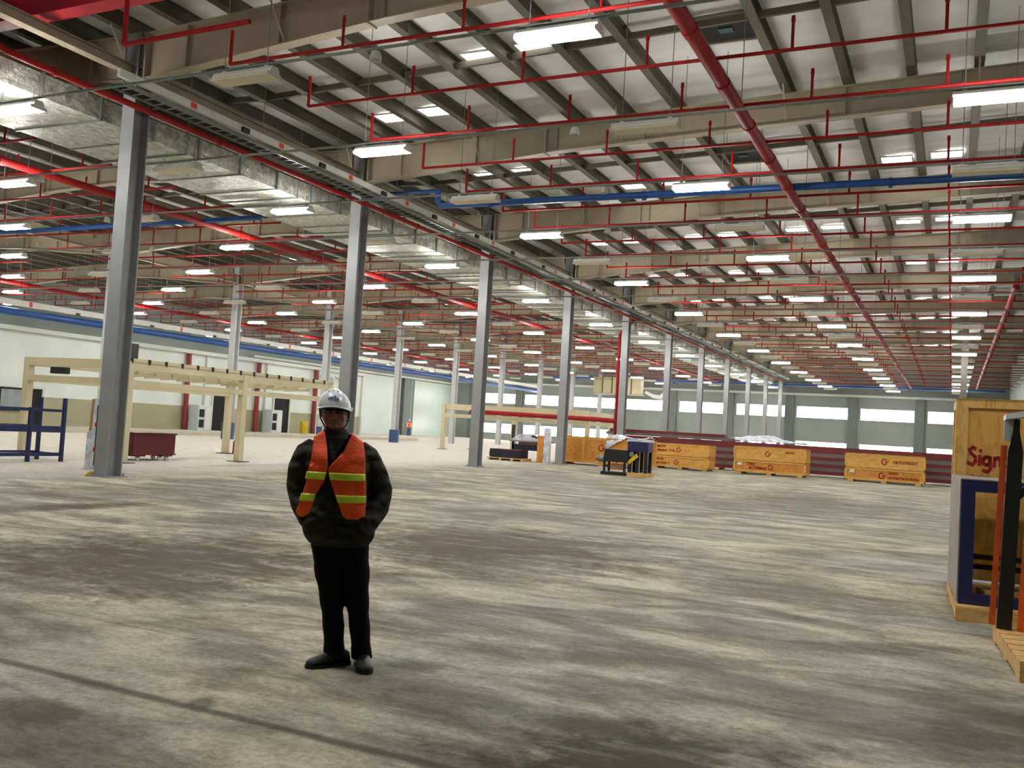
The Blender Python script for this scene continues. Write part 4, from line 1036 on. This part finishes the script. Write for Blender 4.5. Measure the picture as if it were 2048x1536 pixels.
def build_man(loc, rz):
    t = thing('person', 'person in white hard hat and orange vest standing with hands in jacket pockets', 'person', loc, rz)
    # ---- body: one continuous figure (head, neck, trunk, limbs, hands)
    b = MB()
    hx = -.012
    head = [(1.455, hx + .006, .0, .05, .045, .055), (1.475, hx + .003, -.03, .045, .062, .08), (1.49, hx, -.028, .056, .068, .09), (1.515, hx, -.02, .066, .078, .10),
            (1.545, hx, -.015, .072, .082, .105), (1.575, hx, -.012, .075, .083, .108), (1.605, hx, -.01, .077, .08, .11), (1.635, hx, -.008, .076, .076, .11),
            (1.66, hx, -.004, .068, .066, .10), (1.685, hx, 0, .045, .045, .07), (1.695, hx, 0, .02, .02, .03)]
    b.rings_z(head, 28, p=2.2)
    b.tube([(hx, -.09, 1.592), (hx, -.102, 1.572), (hx, -.116, 1.552), (hx, -.1, 1.545)], [.008, .012, .016, .012], 10)       # nose
    b.ball((hx - .013, -.098, 1.549), .009, .009, .008); b.ball((hx + .013, -.098, 1.549), .009, .009, .008)
    b.ball((hx, -.093, 1.521), .024, .012, .006); b.ball((hx, -.091, 1.512), .021, .012, .007)                               # lips
    b.ball((hx, -.088, 1.488), .024, .018, .016)                                                                              # chin
    for s in (-1, 1):
        b.ball((hx + s * .079, .012, 1.572), .011, .02, .033)                                                                 # ears
        b.ball((hx + s * .032, -.083, 1.607), .022, .012, .008)                                                               # brows
        b.ball((hx + s * .045, -.066, 1.55), .022, .02, .02)                                                                  # cheeks
    b.tube([(.0, .01, 1.36), (.0, .005, 1.42), (hx, -.002, 1.5)], [(.07, .062), (.058, .056), (.058, .056)], 18)              # neck
    b.rings_z([(.78, 0, 0, .13, .09, .09), (.9, 0, 0, .13, .09, .09), (1.1, 0, 0, .14, .1, .1), (1.28, 0, 0, .16, .1, .1), (1.36, 0, 0, .13, .08, .08), (1.4, 0, 0, .06, .05, .05)], 20)
    for s in (-1, 1):
        sh = (s * .15, .01, 1.32); el = (s * .25, .04, 1.11); wr = (s * .19, -.068, .935); ha = (s * .145, -.095, .885)
        b.tube([sh, (s * .21, .022, 1.24), el, (s * .236, -.005, 1.01), wr], [.05, .046, .04, .034, .028], 12)
        b.tube([wr, ((wr[0] + ha[0]) / 2, (wr[1] + ha[1]) / 2, .915), ha], [(.026, .03), (.024, .042), (.02, .038)], 10)
        for q, (dx, ln_) in enumerate(((-.027, .06), (-.009, .068), (.009, .064), (.026, .05))):
            f0 = (ha[0] + dx * .6 * s, ha[1] + dx, ha[2] + .005)
            b.tube([f0, (f0[0] - s * .012, f0[1] - .012, f0[2] - ln_ * .55), (f0[0] - s * .03, f0[1] - .004, f0[2] - ln_)], [.0095, .009, .0075], 8)
        b.tube([(wr[0] - s * .015, wr[1] - .03, .93), (wr[0] - s * .05, wr[1] - .06, .905), (wr[0] - s * .06, wr[1] - .065, .87)], [.012, .011, .009], 8)
    b.tube([(-.09, 0, .82), (-.06, -.0, .43), (-.045, .01, .08)], [.075, .055, .04], 14)
    b.tube([(.09, 0, .82), (.1, -.03, .43), (.115, -.03, .08)], [.075, .055, .04], 14)
    shear(b); body = b.build('body', M['skin'], t); remesh(body, .0055, 3)
    # ---- clothes
    j = MB()
    j.rings_z([(.75, .0, -.0, .165, .135, .13), (.79, .0, 0, .178, .145, .14), (.86, -.0, 0, .184, .15, .145), (.95, 0, 0, .182, .15, .145), (1.02, 0, 0, .18, .145, .14), (1.12, 0, 0, .188, .148, .14),
               (1.22, 0, .0, .198, .148, .142), (1.3, 0, .004, .205, .135, .135), (1.36, .0, .008, .192, .11, .115), (1.4, .0, .008, .145, .09, .095), (1.425, .0, .006, .1, .08, .085), (1.45, .0, .004, .086, .08, .08)], 36, p=2.5)
    for s in (-1, 1):
        e_ = -.012 if s < 0 else .006; P = npts([(s * .13, .012, 1.345), (s * .19, .018, 1.31), (s * .232, .03, 1.22), (s * (.262 + e_), .045, 1.11), (s * (.24 + e_), -.0, 1.0), (s * .175, -.09, .905)], 3)
        N_ = len(P); j.tube(P, [.074 + .006 * math.sin(PI * i / N_) - .008 * (i / N_) + .0015 * math.sin(i * 2.1) for i in range(N_)], 18)
        j.ball((s * .135, -.105, .87), .09, .075, .115, 16, 10)                       # hand bulge in pocket
    for i, z in enumerate((.8, .875, .95)): j.tube([( -.15, -.13, z), (-.06, -.158, z), (.06, -.158, z), (.15, -.13, z)], .012, 8)
    shear(j); jk = j.build('jacket', M['jacket'], t); remesh(jk, .0085, 4)
    p = MB()
    p.rings_z([(.66, 0, 0, .12, .09, .1), (.72, 0, 0, .155, .115, .12), (.78, 0, 0, .165, .12, .125), (.86, 0, 0, .16, .12, .125)], 28, p=2.4)
    def leg(x0, pts, R):
        P = npts(pts, 4); rr = npts([(a, c_, 0) for a, c_ in R], 4); N_ = len(P)
        p.tube(P, [(q.x + .004 * math.sin(i * 1.7), q.y + .004 * math.sin(i * 2.3)) for i, q in enumerate(rr)], 18)
    leg(0, [(-.083, 0, .8), (-.068, -.006, .6), (-.058, -.016, .42), (-.05, .0, .25), (-.05, .01, .06)], [(.098, .095), (.094, .088), (.074, .072), (.066, .064), (.066, .064)])
    leg(0, [(.085, 0, .8), (.092, -.012, .6), (.1, -.03, .42), (.112, -.02, .25), (.12, -.012, .05)], [(.096, .092), (.092, .086), (.074, .07), (.064, .064), (.064, .062)])
    shear(p); tr = p.build('trousers', M['trousers'], t); remesh(tr, .009, 4)
    def shoe(cx, cy, ang, nm='shoe'):
        s = MB(); rings = []
        prof = [(-.1, .028, .03), (-.09, .04, .075), (-.04, .044, .1), (.0, .044, .095), (.05, .046, .078), (.1, .05, .06), (.15, .046, .048), (.178, .03, .036), (.186, .012, .02)]
        for (l, hw, h) in prof:
            rings.append([(hw * math.cos(a) * (1 if math.sin(a) < 0.2 else .9), -l, .012 + max(0, math.sin(a) * .5 + .5) * h) for a in [2 * PI * k / 16 for k in range(16)]])
        s.loft(rings); ca, sa = math.cos(ang), math.sin(ang)
        s.v = [(cx + x * ca - y * sa, cy + x * sa + y * ca, z) for x, y, z in s.v]
        o = s.build(nm, M['shoe'], t, smooth=True)
        q = MB(); N_ = 20; out = [(-.105, .03), (-.08, .045), (0, .048), (.08, .052), (.13, .052), (.17, .038), (.192, .012)]
        poly = [(hw, -l) for l, hw in out] + [(-hw, -l) for l, hw in reversed(out)]
        q.prism(poly, 2, 0, .022); q.v = [(cx + x * ca - y * sa, cy + x * sa + y * ca, z) for x, y, z in q.v]; q.build('sole', M['ring'], o)
    shoe(-.055, .01, -1.08); shoe(.122, -.02, .12)
    # ---- collar and scarf
    c_ = MB(); c_.rings_z([(1.33, 0, -.004, .098, .115, .1), (1.39, 0, -.0, .094, .102, .09), (1.43, .0, -.002, .088, .09, .085), (1.465, hx * .5, -.004, .078, .082, .082), (1.482, hx * .7, -.004, .07, .072, .078)], 26)
    for q in range(7):
        z = 1.23 + .03 * q; hw = .012 + .013 * q; yq = -.152 + .009 * q; c_.ball((-.03 + .004 * q, yq + .03, z), hw, .034, .03, 14, 8)
    shear(c_); cc = c_.build('neck_warmer', M['collar'], t); remesh(cc, .008, 3)
    zpv = MB(); zpv.tube([(.0, -.157, 1.24), (-.002, -.158, 1.0), (-.004, -.15, .78)], .006, 6); shear(zpv).build('zip', M['black'], t)
    # ---- vest: two front panels and a back, standing off the jacket
    def fy(x, z):
        w = (.30 if x < 0 else .24) if z < 1.25 else .222; d = .172 if z < 1.3 else .172 - (z - 1.3) * .55
        return -d * max(.06, 1 - abs(x / w) ** 2.6) ** .45
    def panel(inner, outer, z0, z1, nm, mat, off=0.0, n=14, m=26):
        v = MB(); Vs = []; F = []
        for jz in range(m + 1):
            z = z0 + (z1 - z0) * jz / m; a, c2 = inner(z), outer(z)
            for i in range(n + 1):
                x = a + (c2 - a) * i / n
                Vs.append((x, fy(x, z) - off + .0035 * math.sin(z * 34 + x * 22), z))
        for jz in range(m):
            for i in range(n):
                q = jz * (n + 1) + i; F.append((q, q + 1, q + n + 2, q + n + 1))
        v.add(Vs, F); shear(v); o = v.build(nm, mat, t if nm != 'reflective_stripe' else vest, smooth=True)
        md = o.modifiers.new('t', 'SOLIDIFY'); md.thickness = .006; md.offset = 0
        return o
    def L(pts):
        def f(z):
            for (za, xa), (zb, xb) in zip(pts, pts[1:]):
                if za <= z <= zb or zb <= z <= za:
                    k = 0 if zb == za else (z - za) / (zb - za); k = k * k * (3 - 2 * k) * .35 + k * .65; return xa + (xb - xa) * k
            return pts[-1][1] if z > pts[-1][0] else pts[0][1]
        return f
    # positions in the leaning frame (x before shear): measured from the axis
    li = L([(.93, -.215), (.945, -.19), (.97, -.17), (1.08, -.133), (1.165, -.077), (1.235, -.056), (1.36, -.058), (1.45, -.07)]); lo_ = L([(.93, -.235), (.945, -.25), (.97, -.256), (1.08, -.218), (1.21, -.184), (1.36, -.15), (1.45, -.14)])
    ri = L([(.93, .05), (.955, .022), (1.08, -.015), (1.165, -.045), (1.235, -.054), (1.36, .05), (1.45, .09)]); ro_ = L([(.93, .14), (.955, .16), (1.08, .172), (1.21, .17), (1.36, .172), (1.45, .165)])
    vest = bpy.data.objects.new('vest', None)
    vest = None
    v = MB()
    # back panel + shoulders as one sheet joined with the fronts into one vest mesh
    def grid(fn, n, m):
        Vs = [fn(i / n, jz / m) for jz in range(m + 1) for i in range(n + 1)]; F = []
        for jz in range(m):
            for i in range(n):
                q = jz * (n + 1) + i; F.append((q, q + 1, q + n + 2, q + n + 1))
        v.add(Vs, F)
    def ztop(x): return 1.45 - .75 * max(0, abs(x) - .085)
    def front(inner, outer):
        def fn(u, w_):
            z = .93 + (1.455 - .93) * w_; a, c2 = inner(z), outer(z); x = a + (c2 - a) * u; z = .93 + (ztop(x) - .93) * w_
            return (x, fy(x, z) - .004 + .0035 * math.sin(z * 34 + x * 22), z)
        grid(fn, 14, 30)
    front(li, lo_); front(ri, ro_)
    def back(u, w_):
        z = .93 + .5 * w_; hw = .2 if z < 1.2 else .2 - .35 * max(0, z - 1.2) ** 1.2
        x = -hw + 2 * hw * u; z = .93 + (ztop(x) - .93) * w_; return (x, -fy(x, z) * .95 + .006, z)
    grid(back, 18, 26)
    for inn, out in ((li, lo_), (ri, ro_)):
        def strap(u, w_, inn=inn, out=out):
            a, c2 = inn(1.45), out(1.45); x = a + (c2 - a) * u; zt = ztop(x); y0 = fy(x, zt) - .004; y1 = -fy(x, zt) * .95 + .006
            k = w_; return (x, y0 + (y1 - y0) * k, zt + .012 * math.sin(PI * k))
        grid(strap, 6, 8)
    shear(v); vest = v.build('safety_vest', M['vest'], t, smooth=True)
    md = vest.modifiers.new('t', 'SOLIDIFY'); md.thickness = .006; md.offset = 0
    for (z0, z1) in ((1.165, 1.21), (1.03, 1.075)):
        panel(li, lo_, z0, z1, 'reflective_stripe', M['stripe'], .009, 10, 4); panel(ri, ro_, z0, z1, 'reflective_stripe', M['stripe'], .009, 10, 4)
    # ---- helmet
    h = MB(); hz = 1.598; hcx, hcy = hx + .0, .004
    rings = []
    for i in range(12):
        a = (PI / 2) * i / 11.2; r_ = math.cos(a)
        rings.append([(hcx + .103 * r_ * math.cos(q), hcy + .128 * r_ * math.sin(q), hz + .012 + .118 * math.sin(a)) for q in [2 * PI * k / 36 for k in range(36)]])
    h.loft(rings, False); h.add(rings[-1], [tuple(range(36))])
    br_ = []
    for (r0, dz, fr) in ((1.0, .014, 1.0), (1.05, .007, 1.12), (1.085, .002, 1.33), (1.085, -.002, 1.33), (1.0, .0, 1.08), (.95, .006, 1.0)):
        ring = []
        for k in range(36):
            q = 2 * PI * k / 36; fw_ = max(0, -math.sin(q)) ** 2; e = 1 + (fr - 1) * fw_
            ring.append((hcx + .103 * r0 * math.cos(q), hcy + .128 * r0 * e * math.sin(q), hz + dz + .012 * fw_ * (fr - 1) * 2.2 - .012 * math.cos(q) ** 2 + .006))
        br_.append(ring)
    h.loft(br_, False)
    for k in (-1, 0, 1): h.tube([(hcx + k * .03, hcy + .128 * math.sin(q) * (.957 if k else 1), hz + .0125 + .118 * math.cos(q) * (.957 if k else 1)) for q in [-.5 + .15 * e for e in range(13)]], .0045, 8)
    shear(h); hel = h.build('hard_hat', M['helmet'], t, smooth=True); hel['label'] = 'white hard hat with a blue emblem'
    g = MB()
    def dia(x, z, s, rot):
        y = hcy - .128 * math.sqrt(max(0, 1 - (x / .103) ** 2 - ((z - hz - .012) / .118) ** 2)) - .004
        c0, s0 = math.cos(rot), math.sin(rot); P = [(-s, 0), (0, -s * .62), (s, 0), (0, s * .62)]
        vs = [(hcx + x + px_ * c0 - pz_ * s0, y - .0 + (px_ * s0 + pz_ * c0) * .75, z + px_ * s0 + pz_ * c0) for px_, pz_ in P]
        g.add([(a, b_ - .003, c3) for a, b_, c3 in vs] + [(a, b_ + .006, c3) for a, b_, c3 in vs], [(0, 1, 2, 3), (7, 6, 5, 4), (0, 4, 5, 1), (1, 5, 6, 2), (2, 6, 7, 3), (3, 7, 4, 0)])
    dia(.008, hz + .079, .0105, .9); dia(-.014, hz + .073, .0105, .6); dia(.026, hz + .065, .0105, -.7); dia(.013, hz + .064, .006, .5); dia(-.03, hz + .067, .006, .4); dia(-.002, hz + .066, .006, .8)
    shear(g).build('emblem', M['logo'], hel)
    k_ = MB().tube([(hcx + .1, -.0, hz), (hcx + .118, -.0, hz)], .017, 12); shear(k_).build('adjuster_knob', M['helmet'], hel)
    s2 = MB()
    for s in (-1, 1): s2.tube([(hx + s * .092, -.01, hz), (hx + s * .088, -.025, 1.54), (hx + s * .06, -.055, 1.487), (hx, -.078, 1.468)], .005, 6)
    shear(s2).build('chin_strap', M['strapd'], hel)
    # ---- sunglasses
    sg = MB(); Vs = []; F = []
    for i in range(21):
        u = -1 + i / 10; x = hx + u * .072; y = -.098 + .045 * abs(u) ** 3
        top = 1.606; lo2 = 1.572 if abs(u) > .16 else 1.592
        lo2 += .012 * max(0, abs(u) - .7) / .3
        Vs += [(x, y, top), (x, y - .003, lo2)]
    for i in range(20): F.append((2 * i, 2 * i + 1, 2 * i + 3, 2 * i + 2))
    sg.add(Vs, F); shear(sg); so = sg.build('sunglasses', M['lensblack'], t, smooth=True)
    md = so.modifiers.new('t', 'SOLIDIFY'); md.thickness = .006
    a_ = MB()
    for s in (-1, 1): a_.bar((hx + s * .074, -.055, 1.598), (hx + s * .08, .02, 1.59), .005, .012)
    shear(a_).build('temple_arm', M['lensblack'], so)
    hr = MB(); hr.rings_z([(1.525, hx, .03, .074, .02, .075), (1.56, hx, .025, .081, .02, .085), (1.6, hx, .02, .084, .025, .095), (1.63, hx, .02, .083, .03, .095)], 24); shear(hr); hr.build('hair', M['black'], t, smooth=True)
    tg = MB().box(.165, .19, -.152, -.146, .835, .865); shear(tg).build('white_tag', M['paper'], jk)
    return t
build_man((-3.4, 4.92, 0), .604)

# distant worker
t = thing('person', 'distant person in orange vest and blue trousers by the far left pier', 'person', (-54.4, 88.4, 0), 1.1)
b = MB()
b.tube([(-.1, .05, .0), (-.09, 0, .5), (-.08, 0, .9)], [.05, .07, .09], 12); b.tube([(.12, -.05, .0), (.1, -.03, .5), (.08, 0, .9)], [.05, .07, .09], 12)
b.rings_z([(.82, 0, 0, .17, .11, .11), (1.1, 0, 0, .18, .12, .12), (1.38, 0, 0, .2, .11, .11), (1.46, 0, 0, .08, .07, .07)], 16); b.tube([(0, 0, 1.4), (0, 0, 1.55)], .06, 10); b.ball((0, 0, 1.62), .09, .1, .12)
for s in (-1, 1): b.tube([(s * .19, 0, 1.4), (s * .26, .02, 1.12), (s * .2, -.12, .9)], [.06, .05, .04], 10)
for s in (-1, 1): b.ball((s * .2, -.14, .86), .04, .04, .06)
o = b.build('body', M['skin'], t); remesh(o, .02, 2)
p = MB(); p.tube([(-.1, .05, .0), (-.09, 0, .5), (-.08, 0, .92)], [.075, .09, .12], 12); p.tube([(.12, -.05, .0), (.1, -.03, .5), (.08, 0, .92)], [.075, .09, .12], 12); p.build('trousers', M['drum'], t, smooth=True)
p = MB(); p.rings_z([(.84, 0, 0, .2, .14, .14), (1.1, 0, 0, .2, .14, .14), (1.4, 0, 0, .22, .13, .13), (1.46, 0, 0, .1, .08, .08)], 16); p.build('vest', M['vest'], t, smooth=True)
p = MB()
for s in (-1, 1): p.tube([(s * .19, 0, 1.4), (s * .27, .02, 1.12), (s * .2, -.12, .92)], [.075, .065, .055], 10)
p.build('sleeves', M['paper'], t, smooth=True)
p = MB().ball((0, 0, 1.67), .12, .14, .11); p.build('hard_hat', M['helmet'], t, smooth=True)

# ------------------------------------------------------------------ world, camera, view
W = bpy.data.worlds.new('world'); S.world = W; W.use_nodes = True
W.node_tree.nodes['Background'].inputs['Color'].default_value = (.8, .9, 1.0, 1); W.node_tree.nodes['Background'].inputs['Strength'].default_value = .6
f, yaw, pitch, roll = 1859., .4443, .0468, .0593
cy, sy, cp, sp = math.cos(yaw), math.sin(yaw), math.cos(pitch), math.sin(pitch)
fwd = Vector((-sy * cp, cy * cp, sp)); r0 = Vector((cy, sy, 0)); u0 = r0.cross(fwd)
R_ = r0 * math.cos(roll) + u0 * math.sin(roll); U_ = -r0 * math.sin(roll) + u0 * math.cos(roll)
cam = bpy.data.cameras.new('camera'); co = bpy.data.objects.new('camera', cam); C.objects.link(co)
mt = Matrix((R_, U_, -fwd)).transposed().to_4x4(); mt.translation = Vector((0, 0, 1.55)); co.matrix_world = mt
cam.sensor_width = 36; cam.lens = 36 * f / 2048; cam.clip_end = 300; cam.clip_start = .05
S.camera = co
S.view_settings.view_transform = 'Standard'; S.view_settings.look = 'None'; S.view_settings.gamma = 1; S.view_settings.use_curve_mapping = False
S.view_settings.exposure = 0.45
cyc = S.cycles
cyc.max_bounces = 5; cyc.diffuse_bounces = 3; cyc.glossy_bounces = 3; cyc.transmission_bounces = 2
cyc.sample_clamp_indirect = 6; cyc.caustics_reflective = False; cyc.caustics_refractive = False; cyc.use_denoising = True
